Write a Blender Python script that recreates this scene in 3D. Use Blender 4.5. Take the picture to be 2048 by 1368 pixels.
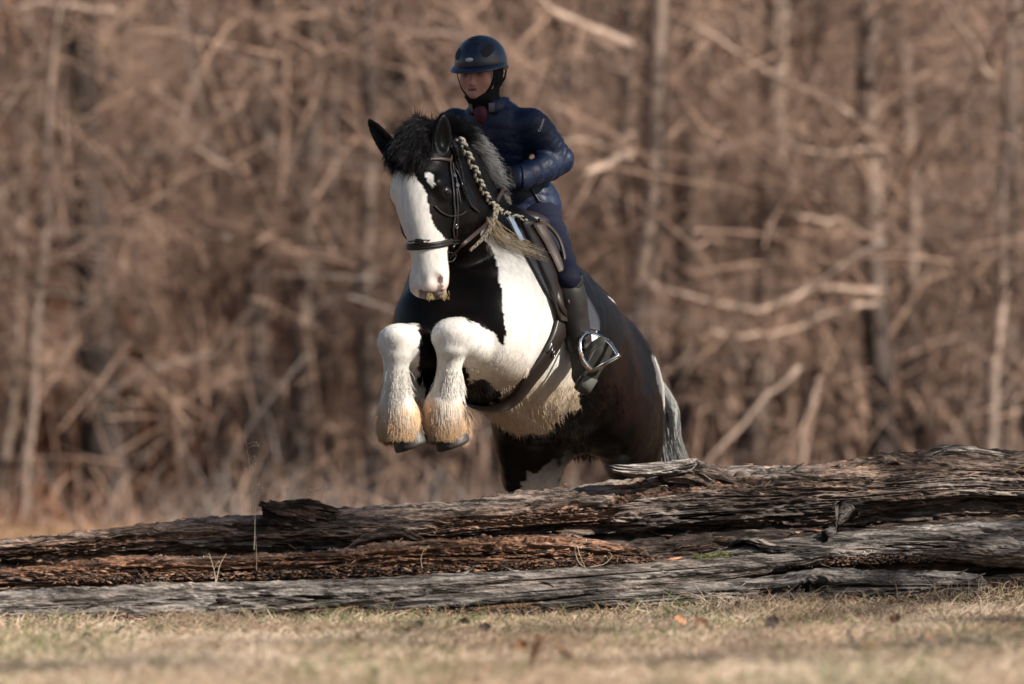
import bpy, math, random
import numpy as np
from mathutils import Vector, Matrix
from mathutils.bvhtree import BVHTree

for o in list(bpy.data.objects):
    bpy.data.objects.remove(o)
SC = bpy.context.scene
COL = SC.collection

# ------------------------------------------------------------------ camera
CAM_POS = np.array([0.0, -24.0, 0.6])
F_PX = 11378.0                      # 200 mm lens on a 36 mm sensor, 2048 px wide
TILT = math.atan(241.0 / F_PX)
cam_d = bpy.data.cameras.new('camera')
cam_d.lens = 200.0
cam_d.sensor_width = 36.0
cam_d.clip_start = 0.5
cam_d.clip_end = 2000.0
cam_d.dof.use_dof = True
cam_d.dof.focus_distance = 23.35
cam_d.dof.aperture_fstop = 2.5
cam_d.dof.aperture_blades = 0
cam = bpy.data.objects.new('camera', cam_d)
COL.objects.link(cam)
cam.location = CAM_POS
cam.rotation_euler = (math.pi / 2 + TILT, 0, 0)
SC.camera = cam

# ------------------------------------------------------------------ light
SUN_AZ = math.radians(62)           # to the right of straight behind the camera
SUN_EL = math.radians(33)
SUN_DIR = np.array([math.sin(SUN_AZ) * math.cos(SUN_EL), -math.cos(SUN_AZ) * math.cos(SUN_EL), math.sin(SUN_EL)])
world = bpy.data.worlds.new('World')
SC.world = world
world.use_nodes = True
wn = world.node_tree.nodes
bg = wn['Background']
sky = wn.new('ShaderNodeTexSky')
sky.sky_type = 'NISHITA'
sky.sun_disc = False
sky.sun_elevation = SUN_EL
sky.sun_rotation = math.pi - SUN_AZ
sky.air_density = 1.0
sky.dust_density = 1.0
world.node_tree.links.new(sky.outputs['Color'], bg.inputs['Color'])
bg.inputs['Strength'].default_value = 0.060
sun_d = bpy.data.lights.new('sun', 'SUN')
sun_d.energy = 5.0
sun_d.angle = math.radians(0.5)
sun_d.color = (1.0, 0.94, 0.84)
sun = bpy.data.objects.new('sun', sun_d)
COL.objects.link(sun)
sun.location = (8, -10, 12)
sun.rotation_euler = Vector(SUN_DIR).to_track_quat('Z', 'Y').to_euler()

vs = SC.view_settings
vs.view_transform = 'Standard'
vs.look = 'None'
vs.gamma = 1.0
vs.use_curve_mapping = False
vs.exposure = 0.72
SC.cycles.use_denoising = True
SC.cycles.max_bounces = 6
SC.cycles.transparent_max_bounces = 8
SC.cycles.caustics_reflective = False
SC.cycles.caustics_refractive = False

# ------------------------------------------------------------------ helpers
RNG = np.random.default_rng(7)
random.seed(7)
_ct, _st = math.cos(TILT), math.sin(TILT)
_fwd = np.array([0, _ct, _st]); _up = np.array([0, -_st, _ct]); _right = np.array([1.0, 0, 0])


def ray(px, py):
    d = _right * ((px - 1024.0) / F_PX) + _fwd + _up * ((684.0 - py) / F_PX)
    return d


def P(px, py, y):
    """The point at depth y that the photograph shows at px, py."""
    d = ray(px, py)
    return CAM_POS + d * ((y - CAM_POS[1]) / d[1])


def to_px(p):
    q = np.asarray(p, dtype=np.float64) - CAM_POS
    zc = q @ _fwd
    return 1024.0 + F_PX * (q @ _right) / zc, 684.0 - F_PX * (q @ _up) / zc


def norm(v):
    v = np.asarray(v, dtype=np.float64)
    return v / (np.linalg.norm(v, axis=-1, keepdims=True) + 1e-12)


def hash3(ix, iy, iz, seed):
    h = (ix.astype(np.int64) * 374761393 + iy.astype(np.int64) * 668265263 + iz.astype(np.int64) * 2147483647 + seed * 1274126177) & 0xFFFFFFFF
    h = ((h ^ (h >> 13)) * 1274126177) & 0xFFFFFFFF
    h = ((h ^ (h >> 16)) * 2246822519) & 0xFFFFFFFF
    return ((h ^ (h >> 15)) & 0xFFFFFF) / float(0xFFFFFF)


def noise3(x, y, z, seed=0):
    """Smooth value noise in -1..1."""
    x, y, z = np.broadcast_arrays(x, y, z)
    fx, fy, fz = np.floor(x), np.floor(y), np.floor(z)
    tx, ty, tz = x - fx, y - fy, z - fz
    tx = tx * tx * (3 - 2 * tx); ty = ty * ty * (3 - 2 * ty); tz = tz * tz * (3 - 2 * tz)
    ix, iy, iz = fx.astype(np.int64), fy.astype(np.int64), fz.astype(np.int64)
    r = 0
    for dx in (0, 1):
        wx = tx if dx else 1 - tx
        for dy in (0, 1):
            wy = ty if dy else 1 - ty
            for dz in (0, 1):
                wz = tz if dz else 1 - tz
                r = r + wx * wy * wz * hash3(ix + dx, iy + dy, iz + dz, seed)
    return r * 2 - 1


def fbm(x, y, z, seed=0, octaves=3, gain=0.5):
    r, a, f = 0, 1.0, 1.0
    for i in range(octaves):
        r = r + a * noise3(x * f, y * f, z * f, seed + i * 17)
        a *= gain; f *= 2.03
    return r


def smooth01(a, b, x):
    t = np.clip((x - a) / (b - a), 0, 1)
    return t * t * (3 - 2 * t)


def catmull(pts, n):
    """n samples per span through pts (any dimension)."""
    p = np.asarray(pts, dtype=np.float64)
    e = np.vstack([2 * p[0] - p[1], p, 2 * p[-1] - p[-2]])
    out = []
    for i in range(1, len(e) - 2):
        for t in np.linspace(0, 1, n, endpoint=False):
            a, b, c, d = e[i - 1], e[i], e[i + 1], e[i + 2]
            out.append(0.5 * ((2 * b) + (c - a) * t + (2 * a - 5 * b + 4 * c - d) * t * t + (3 * b - a - 3 * c + d) * t ** 3))
    out.append(p[-1])
    return np.array(out)


def resample(pts, n):
    p = np.asarray(pts, dtype=np.float64)
    s = np.concatenate([[0], np.cumsum(np.linalg.norm(np.diff(p, axis=0), axis=1))])
    t = np.linspace(0, s[-1], n)
    return np.stack([np.interp(t, s, p[:, k]) for k in range(p.shape[1])], axis=1)


def in_poly(px, py, poly):
    poly = np.asarray(poly, dtype=np.float64)
    inside = np.zeros(px.shape, bool)
    j = len(poly) - 1
    for i in range(len(poly)):
        xi, yi = poly[i]; xj, yj = poly[j]
        c = ((yi > py) != (yj > py)) & (px < (xj - xi) * (py - yi) / (yj - yi + 1e-12) + xi)
        inside ^= c
        j = i
    return inside


# ---- objects
def tag(o, label=None, cat=None, group=None, kind=None):
    if label: o['label'] = label
    if cat: o['category'] = cat
    if group: o['group'] = group
    if kind: o['kind'] = kind
    return o


def empty(name, loc=(0, 0, 0)):
    o = bpy.data.objects.new(name, None)
    COL.objects.link(o)
    o.location = loc
    o.empty_display_size = 0.1
    return o


def mesh_obj(name, verts, faces, mat=None, parent=None, smooth=True, col=None, uv=None):
    """faces: (n,k) int array, or a list of such arrays / tuples."""
    me = bpy.data.meshes.new(name)
    verts = np.asarray(verts, dtype=np.float32)
    if isinstance(faces, np.ndarray):
        faces = [faces]
    if len(faces) and isinstance(faces[0], np.ndarray):
        loops = np.concatenate([f.ravel() for f in faces]).astype(np.int32)
        totals = np.concatenate([np.full(len(f), f.shape[1], dtype=np.int32) for f in faces])
        starts = np.concatenate([[0], np.cumsum(totals)[:-1]]).astype(np.int32)
        me.vertices.add(len(verts)); me.vertices.foreach_set('co', verts.ravel())
        me.loops.add(len(loops)); me.loops.foreach_set('vertex_index', loops)
        me.polygons.add(len(totals)); me.polygons.foreach_set('loop_start', starts)
        me.update(calc_edges=True)
        me.validate()
    else:
        me.from_pydata([tuple(v) for v in verts], [], [tuple(f) for f in faces])
    if smooth:
        me.polygons.foreach_set('use_smooth', np.ones(len(me.polygons), dtype=bool))
    if col is not None:
        c = np.asarray(col, dtype=np.float32)
        if c.shape[1] == 3:
            c = np.concatenate([c, np.ones((len(c), 1), np.float32)], axis=1)
        at = me.color_attributes.new('col', 'FLOAT_COLOR', 'POINT')
        at.data.foreach_set('color', c.ravel())
    me.update()
    o = bpy.data.objects.new(name, me)
    COL.objects.link(o)
    if mat: me.materials.append(mat)
    if parent: o.parent = parent; o.matrix_parent_inverse = Matrix.Translation(-Vector(parent.location))
    return o


def hair_obj(name, strands, radii, mat, parent=None, col=None):
    """strands (n,k,3), radii (n,k) or (k,), col (n,3)."""
    n, k, _ = strands.shape
    hc = bpy.data.hair_curves.new(name)
    hc.add_curves([k] * n)
    hc.points.foreach_set('position', np.ascontiguousarray(strands, dtype=np.float32).ravel())
    rr = np.broadcast_to(np.asarray(radii, dtype=np.float32), (n, k))
    hc.points.foreach_set('radius', np.ascontiguousarray(rr, dtype=np.float32).ravel())
    if col is not None:
        a = hc.attributes.new('col', 'FLOAT_COLOR', 'CURVE')
        c = np.concatenate([np.asarray(col, dtype=np.float32), np.ones((n, 1), np.float32)], axis=1)
        a.data.foreach_set('color', np.ascontiguousarray(c).ravel())
    hc.materials.append(mat)
    o = bpy.data.objects.new(name, hc)
    COL.objects.link(o)
    if parent: o.parent = parent; o.matrix_parent_inverse = Matrix.Translation(-Vector(parent.location))
    return o


class Geo:
    """Collects quads and triangles for one mesh."""
    def __init__(self):
        self.v, self.q, self.t, self.c, self.n = [], [], [], [], 0

    def add(self, v, quads=None, tris=None, col=None):
        v = np.asarray(v, dtype=np.float64).reshape(-1, 3)
        if quads is not None and len(quads): self.q.append(np.asarray(quads, dtype=np.int64) + self.n)
        if tris is not None and len(tris): self.t.append(np.asarray(tris, dtype=np.int64) + self.n)
        self.v.append(v)
        if col is not None:
            col = np.asarray(col, dtype=np.float64)
            self.c.append(np.broadcast_to(col, (len(v), 3)) if col.ndim == 1 else col)
        self.n += len(v)
        return self

    def tube(self, pts, rad, sides=6, col=None, cap=True, squash=None, up=None):
        pts = np.asarray(pts, dtype=np.float64)
        n = len(pts)
        rad = np.broadcast_to(np.asarray(rad, dtype=np.float64), (n,))
        tan = norm(np.gradient(pts, axis=0))
        if up is None:
            ref = np.array([0, 0, 1.0]) if abs(tan[0][2]) < 0.9 else np.array([1.0, 0, 0])
            nrm = np.empty((n, 3)); a = norm(np.cross(tan[0], ref)); nrm[0] = a
            for i in range(1, n):
                a = a - tan[i] * (a @ tan[i]); a = a / (np.linalg.norm(a) + 1e-12); nrm[i] = a
        else:
            up = np.broadcast_to(np.asarray(up, dtype=np.float64), (n, 3))
            nrm = norm(np.cross(tan, up))
        bi = np.cross(nrm, tan)
        th = np.arange(sides) * 2 * math.pi / sides
        sq = 1.0 if squash is None else squash
        ring = pts[:, None, :] + rad[:, None, None] * (np.cos(th)[None, :, None] * nrm[:, None, :] + sq * np.sin(th)[None, :, None] * bi[:, None, :])
        i = np.arange(n - 1)[:, None]; j = np.arange(sides)[None, :]; j2 = (j + 1) % sides
        q = np.stack([i * sides + j, i * sides + j2, (i + 1) * sides + j2, (i + 1) * sides + j], axis=-1).reshape(-1, 4)
        v = ring.reshape(-1, 3)
        t = None
        if cap:
            v = np.vstack([v, pts[0], pts[-1]])
            k = np.arange(sides); k2 = (k + 1) % sides
            t = np.vstack([np.stack([k2, k, np.full(sides, n * sides)], 1), np.stack([(n - 1) * sides + k, (n - 1) * sides + k2, np.full(sides, n * sides + 1)], 1)])
        if col is not None and np.asarray(col).ndim == 2 and len(col) == n:
            cc = np.repeat(np.asarray(col, dtype=np.float64), sides, axis=0)
            if cap: cc = np.vstack([cc, col[0], col[-1]])
            col = cc
        return self.add(v, q, t, col)

    def ribbon(self, pts, nrm, width, thick, col=None, round_=True):
        """A strap: runs through pts, lies on the surface whose normals are nrm."""
        pts = np.asarray(pts, dtype=np.float64); nrm = norm(nrm)
        n = len(pts)
        tan = norm(np.gradient(pts, axis=0))
        side = norm(np.cross(tan, nrm))
        nn = norm(np.cross(side, tan))
        w = np.broadcast_to(np.asarray(width, dtype=np.float64), (n,))[:, None] * 0.5
        prof = [(-1, -0.2), (-0.97, 0.6), (-0.8, 1.0), (0, 1.15), (0.8, 1.0), (0.97, 0.6), (1, -0.2)]
        rows = [pts + side * w * a + nn * thick * b for a, b in prof]
        v = np.stack(rows, axis=1).reshape(-1, 3)
        k = len(prof)
        i = np.arange(n - 1)[:, None]; j = np.arange(k)[None, :]; j2 = (j + 1) % k
        q = np.stack([i * k + j, (i + 1) * k + j, (i + 1) * k + j2, i * k + j2], axis=-1).reshape(-1, 4)
        self.add(v, q, None, col)
        e = np.arange(k)
        self.q.append(np.array([], dtype=np.int64).reshape(0, 4))
        base = self.n - len(v)
        self.t.append(np.stack([np.full(k - 2, base), base + e[1:-1], base + e[2:]], 1))
        o2 = base + (n - 1) * k
        self.t.append(np.stack([np.full(k - 2, o2), o2 + e[2:], o2 + e[1:-1]], 1))
        return self

    def build(self, name, mat, parent=None, smooth=True):
        fs = []
        q = [a for a in self.q if len(a)]
        if q: fs.append(np.vstack(q))
        if self.t: fs.append(np.vstack(self.t))
        col = np.vstack(self.c) if self.c and sum(len(x) for x in self.c) == self.n else None
        return mesh_obj(name, np.vstack(self.v), fs, mat, parent, smooth, col)


def ellipsoid_mesh(c, r, axes=None, nu=16, nv=10):
    th = np.linspace(0, math.pi, nv + 1); ph = np.arange(nu) * 2 * math.pi / nu
    v = np.stack([np.outer(np.sin(th), np.cos(ph)), np.outer(np.sin(th), np.sin(ph)), np.outer(np.cos(th), np.ones(nu))], axis=-1).reshape(-1, 3) * np.asarray(r)
    if axes is not None: v = v @ np.asarray(axes)
    v = v + np.asarray(c)
    i = np.arange(nv)[:, None]; j = np.arange(nu)[None, :]; j2 = (j + 1) % nu
    q = np.stack([i * nu + j, (i + 1) * nu + j, (i + 1) * nu + j2, i * nu + j2], axis=-1).reshape(-1, 4)
    return v, q


def hit_on(bvh, px, py):
    d = Vector(ray(px, py)).normalized()
    p, n, i, dist = bvh.ray_cast(Vector(CAM_POS), d)
    if p is None: return None, None
    return np.array(p), np.array(n)


def near_on(bvh, p):
    q, n, i, d = bvh.find_nearest(Vector(p))
    return np.array(q), np.array(n)


def strap_on(bvh, items, n=40, lift=0.002):
    """items: (px,py) pixels cast on the body, or 3-vectors snapped to it; returns points and normals along the strap."""
    pts = []
    for it in items:
        if len(it) == 2:
            p, nn = hit_on(bvh, *it)
            if p is None:
                continue
        else:
            p, nn = near_on(bvh, it)
        pts.append(p)
    c = resample(catmull(pts, 8), n)
    out, nr = [], []
    for p in c:
        q, nn = near_on(bvh, p)
        out.append(q + nn * lift); nr.append(nn)
    out = np.array(out); nr = np.array(nr)
    for _ in range(3):
        nr[1:-1] = norm(nr[:-2] + 2 * nr[1:-1] + nr[2:])
        out[1:-1] = (out[:-2] + 2 * out[1:-1] + out[2:]) / 4
    return out, nr


# ------------------------------------------------------------------ materials
def new_mat(name):
    m = bpy.data.materials.new(name)
    m.use_nodes = True
    nt = m.node_tree
    return m, nt, nt.nodes['Principled BSDF']


def mat_simple(name, col, rough=0.6, metal=0.0, spec=0.5, var=0.0, scale=30.0, bump=0.0, bscale=200.0, sheen=0.0, coat=0.0, bdist=0.002):
    m, nt, b = new_mat(name)
    b.inputs['Base Color'].default_value = (*col, 1)
    b.inputs['Roughness'].default_value = rough
    b.inputs['Metallic'].default_value = metal
    b.inputs['Specular IOR Level'].default_value = spec
    if sheen: b.inputs['Sheen Weight'].default_value = sheen
    if coat: b.inputs['Coat Weight'].default_value = coat; b.inputs['Coat Roughness'].default_value = 0.15
    tc = nt.nodes.new('ShaderNodeTexCoord')
    if var:
        nz = nt.nodes.new('ShaderNodeTexNoise'); nz.inputs['Scale'].default_value = scale; nz.inputs['Detail'].default_value = 5
        nt.links.new(tc.outputs['Object'], nz.inputs['Vector'])
        mx = nt.nodes.new('ShaderNodeMix'); mx.data_type = 'RGBA'
        mx.inputs['A'].default_value = (*[max(0, c * (1 - var)) for c in col], 1)
        mx.inputs['B'].default_value = (*[min(1, c * (1 + var)) for c in col], 1)
        nt.links.new(nz.outputs['Fac'], mx.inputs['Factor'])
        nt.links.new(mx.outputs['Result'], b.inputs['Base Color'])
    if bump:
        nb = nt.nodes.new('ShaderNodeTexNoise'); nb.inputs['Scale'].default_value = bscale; nb.inputs['Detail'].default_value = 4
        nt.links.new(tc.outputs['Object'], nb.inputs['Vector'])
        bp = nt.nodes.new('ShaderNodeBump'); bp.inputs['Strength'].default_value = bump; bp.inputs['Distance'].default_value = bdist
        nt.links.new(nb.outputs['Fac'], bp.inputs['Height'])
        nt.links.new(bp.outputs['Normal'], b.inputs['Normal'])
    return m


def mat_attr(name, rough=0.6, spec=0.4, var=0.25, scale=40.0, stretch=(1, 1, 1), bump=0.0, bscale=150.0, sheen=0.0, bdist=0.003, transl=0.0):
    """Colour from the 'col' attribute, broken up by noise."""
    m, nt, b = new_mat(name)
    at = nt.nodes.new('ShaderNodeAttribute'); at.attribute_name = 'col'
    b.inputs['Roughness'].default_value = rough
    b.inputs['Specular IOR Level'].default_value = spec
    if sheen:
        b.inputs['Sheen Weight'].default_value = sheen; b.inputs['Sheen Roughness'].default_value = 0.4
    out = at.outputs['Color']
    if var or bump:
        tc = nt.nodes.new('ShaderNodeTexCoord')
        mp = nt.nodes.new('ShaderNodeMapping'); mp.inputs['Scale'].default_value = stretch
        nt.links.new(tc.outputs['Object'], mp.inputs['Vector'])
    if var:
        nz = nt.nodes.new('ShaderNodeTexNoise'); nz.inputs['Scale'].default_value = scale; nz.inputs['Detail'].default_value = 6
        nt.links.new(mp.outputs['Vector'], nz.inputs['Vector'])
        mr = nt.nodes.new('ShaderNodeMapRange')
        mr.inputs['From Min'].default_value = 0.3; mr.inputs['From Max'].default_value = 0.7
        mr.inputs['To Min'].default_value = 1 - var; mr.inputs['To Max'].default_value = 1 + var
        nt.links.new(nz.outputs['Fac'], mr.inputs['Value'])
        vm = nt.nodes.new('ShaderNodeVectorMath'); vm.operation = 'SCALE'
        nt.links.new(at.outputs['Color'], vm.inputs[0]); nt.links.new(mr.outputs['Result'], vm.inputs['Scale'])
        out = vm.outputs['Vector']
    nt.links.new(out, b.inputs['Base Color'])
    if bump:
        nb = nt.nodes.new('ShaderNodeTexNoise'); nb.inputs['Scale'].default_value = bscale; nb.inputs['Detail'].default_value = 5
        nt.links.new(mp.outputs['Vector'], nb.inputs['Vector'])
        bp = nt.nodes.new('ShaderNodeBump'); bp.inputs['Strength'].default_value = bump; bp.inputs['Distance'].default_value = bdist
        nt.links.new(nb.outputs['Fac'], bp.inputs['Height']); nt.links.new(bp.outputs['Normal'], b.inputs['Normal'])
    return m


# ------------------------------------------------------------------ smooth solids
class Solid:
    """A smooth union of tapered limbs and ellipsoids, meshed as one continuous skin."""
    def __init__(self):
        self.prims = []

    def limb(self, a, b, ra, rb, k=0.03, lat=None, group=0, sub=False):
        """ra, rb: radius or (lateral, other) radii."""
        a = np.asarray(a, dtype=np.float64); b = np.asarray(b, dtype=np.float64)
        ra = np.array([ra, ra] if np.isscalar(ra) else ra, dtype=np.float64)
        rb = np.array([rb, rb] if np.isscalar(rb) else rb, dtype=np.float64)
        t = b - a; ln = np.linalg.norm(t); t = t / ln
        l = np.array([1.0, 0, 0]) if lat is None else np.asarray(lat, dtype=np.float64)
        l = l - t * (l @ t)
        if np.linalg.norm(l) < 1e-3: l = np.cross(t, [0, 1.0, 0.1])
        l = norm(l); u = np.cross(t, l)
        R = np.stack([t, l, u])
        mr = max(ra.max(), rb.max())
        self.prims.append(('L', a, R, ln, ra, rb, k, group, sub, np.minimum(a, b) - mr, np.maximum(a, b) + mr))
        return self

    def chain(self, pts, rad, k=0.03, lat=None, group=0, n=3, kin=None):
        rad = np.array([[r, r] if np.isscalar(r) else r for r in rad], dtype=np.float64)
        full = np.hstack([np.asarray(pts, dtype=np.float64), rad])
        c = catmull(full, n) if len(full) > 2 else full
        for i in range(len(c) - 1):
            self.limb(c[i][:3], c[i + 1][:3], c[i][3:], c[i + 1][3:], k if i == 0 else (kin or 0.015), lat, group)
        return self

    def ball(self, c, r, k=0.03, axes=None, group=0, sub=False):
        c = np.asarray(c, dtype=np.float64)
        r = np.array([r, r, r] if np.isscalar(r) else r, dtype=np.float64)
        R = np.eye(3) if axes is None else np.asarray(axes, dtype=np.float64)
        self.prims.append(('B', c, R, r, None, None, k, group, sub, c - r.max(), c + r.max()))
        return self

    @staticmethod
    def _dist(pr, X, Y, Z):
        if pr[0] == 'L':
            _, a, R, ln, ra, rb = pr[:6]
            x, y, z = X - a[0], Y - a[1], Z - a[2]
            t = R[0, 0] * x + R[0, 1] * y + R[0, 2] * z
            l = R[1, 0] * x + R[1, 1] * y + R[1, 2] * z
            u = R[2, 0] * x + R[2, 1] * y + R[2, 2] * z
            h = np.clip(t / ln, 0, 1)
            rl = ra[0] + (rb[0] - ra[0]) * h; ru = ra[1] + (rb[1] - ra[1]) * h
            mn = np.minimum(rl, ru)
            ax = t - h * ln
            return (np.sqrt((l / rl) ** 2 + (u / ru) ** 2 + (ax / mn) ** 2) - 1) * mn
        _, c, R, r = pr[:4]
        x, y, z = X - c[0], Y - c[1], Z - c[2]
        p = (R[0, 0] * x + R[0, 1] * y + R[0, 2] * z) / r[0]
        q = (R[1, 0] * x + R[1, 1] * y + R[1, 2] * z) / r[1]
        s = (R[2, 0] * x + R[2, 1] * y + R[2, 2] * z) / r[2]
        k0 = np.sqrt(p * p + q * q + s * s) + 1e-9
        k1 = np.sqrt((p / r[0]) ** 2 + (q / r[1]) ** 2 + (s / r[2]) ** 2) + 1e-9
        return k0 * (k0 - 1) / k1

    @staticmethod
    def _blend(D, d, k, sub):
        if sub:
            d = -d
            h = np.maximum(k - np.abs(D - d), 0) / k
            return np.maximum(D, d) + h * h * k * 0.25
        h = np.maximum(k - np.abs(D - d), 0) / k
        return np.minimum(D, d) - h * h * k * 0.25

    def at(self, pts, groups=None):
        pts = np.asarray(pts, dtype=np.float64)
        D = np.full(len(pts), 1.0)
        for pr in self.prims:
            if groups is not None and pr[7] not in groups: continue
            D = self._blend(D, self._dist(pr, pts[:, 0], pts[:, 1], pts[:, 2]), pr[6], pr[8])
        return D

    def mesh(self, h, offset=0.0, groups=None):
        prims = [p for p in self.prims if groups is None or p[7] in groups]
        lo = np.min([p[9] for p in prims if not p[8]], axis=0) - 0.04
        hi = np.max([p[10] for p in prims if not p[8]], axis=0) + 0.04
        n = np.ceil((hi - lo) / h).astype(int) + 1
        gx = (lo[0] + h * np.arange(n[0])).astype(np.float32)
        gy = (lo[1] + h * np.arange(n[1])).astype(np.float32)
        gz = (lo[2] + h * np.arange(n[2])).astype(np.float32)
        D = np.full(n, 0.5, dtype=np.float32)
        for pr in prims:
            pad = pr[6] + 3 * h + max(offset, 0)
            a = np.maximum(np.floor((pr[9] - pad - lo) / h).astype(int), 0)
            b = np.minimum(np.ceil((pr[10] + pad - lo) / h).astype(int) + 1, n)
            if (b <= a).any(): continue
            sl = tuple(slice(a[i], b[i]) for i in range(3))
            d = self._dist(pr, gx[sl[0]][:, None, None], gy[sl[1]][None, :, None], gz[sl[2]][None, None, :]).astype(np.float32)
            D[sl] = self._blend(D[sl], d, np.float32(pr[6]), pr[8])
        return surface_net(D - np.float32(offset), lo, h)


def surface_net(D, lo, h):
    S = D < 0
    n = np.array(D.shape)
    c = np.zeros(n - 1, dtype=np.uint8)
    offs = [(i, j, k) for i in (0, 1) for j in (0, 1) for k in (0, 1)]
    sl = lambda o: tuple(slice(o[i], n[i] - 1 + o[i]) for i in range(3))
    for o in offs:
        c += S[sl(o)]
    act = (c > 0) & (c < 8)
    idx = np.argwhere(act)
    vid = np.full(n - 1, -1, dtype=np.int32)
    vid[act] = np.arange(len(idx))
    vals = np.stack([D[idx[:, 0] + o[0], idx[:, 1] + o[1], idx[:, 2] + o[2]] for o in offs], axis=1).astype(np.float64)
    acc = np.zeros((len(idx), 3)); cnt = np.zeros(len(idx))
    for a in range(8):
        for b in range(a + 1, 8):
            da = np.array(offs[b]) - np.array(offs[a])
            if np.abs(da).sum() != 1: continue
            va, vb = vals[:, a], vals[:, b]
            m = (va < 0) != (vb < 0)
            t = np.where(m, va / (va - vb + 1e-20), 0)
            acc += np.where(m[:, None], np.array(offs[a]) + t[:, None] * da, 0)
            cnt += m
    v = (idx + acc / cnt[:, None]) * h + lo
    quads = []
    for ax in range(3):
        s0 = [slice(None)] * 3; s1 = [slice(None)] * 3
        s0[ax] = slice(0, n[ax] - 1); s1[ax] = slice(1, n[ax])
        e = S[tuple(s0)] != S[tuple(s1)]
        ei = np.argwhere(e)
        o1, o2 = [(1, 2), (2, 0), (0, 1)][ax]
        ok = (ei[:, o1] > 0) & (ei[:, o2] > 0) & (ei[:, o1] < n[o1] - 1) & (ei[:, o2] < n[o2] - 1)
        ei = ei[ok]
        first = S[ei[:, 0], ei[:, 1], ei[:, 2]]
        def cell(d1, d2):
            q = ei.copy(); q[:, o1] -= d1; q[:, o2] -= d2
            return vid[q[:, 0], q[:, 1], q[:, 2]]
        q = np.stack([cell(1, 1), cell(0, 1), cell(0, 0), cell(1, 0)], axis=1)
        q[~first] = q[~first][:, ::-1]
        quads.append(q)
    q = np.vstack(quads)
    return v, q[(q >= 0).all(axis=1)]


def vert_normals(v, q):
    n = np.cross(v[q[:, 2]] - v[q[:, 0]], v[q[:, 3]] - v[q[:, 1]])
    out = np.zeros_like(v)
    for i in range(4):
        np.add.at(out, q[:, i], n)
    return norm(out)


def relax(v, q, it=1, f=0.5):
    for _ in range(it):
        s = np.zeros_like(v); c = np.zeros(len(v))
        for i in range(4):
            a = q[:, i]; b = q[:, (i + 1) % 4]
            np.add.at(s, a, v[b]); np.add.at(c, a, 1)
            np.add.at(s, b, v[a]); np.add.at(c, b, 1)
        v = v + f * (s / np.maximum(c, 1)[:, None] - v)
    return v


def bvh_of(v, q):
    return BVHTree.FromPolygons([tuple(x) for x in v], [tuple(x) for x in q.tolist()])


def sample_faces(v, q, n, rng, weight=None):
    """n random points on the quads: positions, normals, barycentric source (face ids)."""
    a, b, c, d = v[q[:, 0]], v[q[:, 1]], v[q[:, 2]], v[q[:, 3]]
    fn = np.cross(c - a, d - b)
    w = np.linalg.norm(fn, axis=1)
    fn = fn / (w[:, None] + 1e-12)
    if weight is not None: w = w * weight
    f = rng.choice(len(q), n, p=w / w.sum())
    s, t = rng.random((n, 1)), rng.random((n, 1))
    p = (a[f] * (1 - s) + b[f] * s) * (1 - t) + (d[f] * (1 - s) + c[f] * s) * t
    return p, fn[f], f
# ------------------------------------------------------------------ ground
def gz(x, y):
    x = np.asarray(x, dtype=np.float64); y = np.asarray(y, dtype=np.float64)
    z = .018 * noise3(x * .9, y * .9, 0 * x, 41) + .010 * noise3(x * 3.1, y * 3.1, 0 * x, 42)
    z = z + .012 * np.clip(x, -3, 3)
    hill = smooth01(96, 175, y) * 17.0 * (1 - .42 * smooth01(9, 16, x + (y - 130) * -.02) * smooth01(60, 20, np.abs(x - 14)))
    return z + hill


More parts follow.
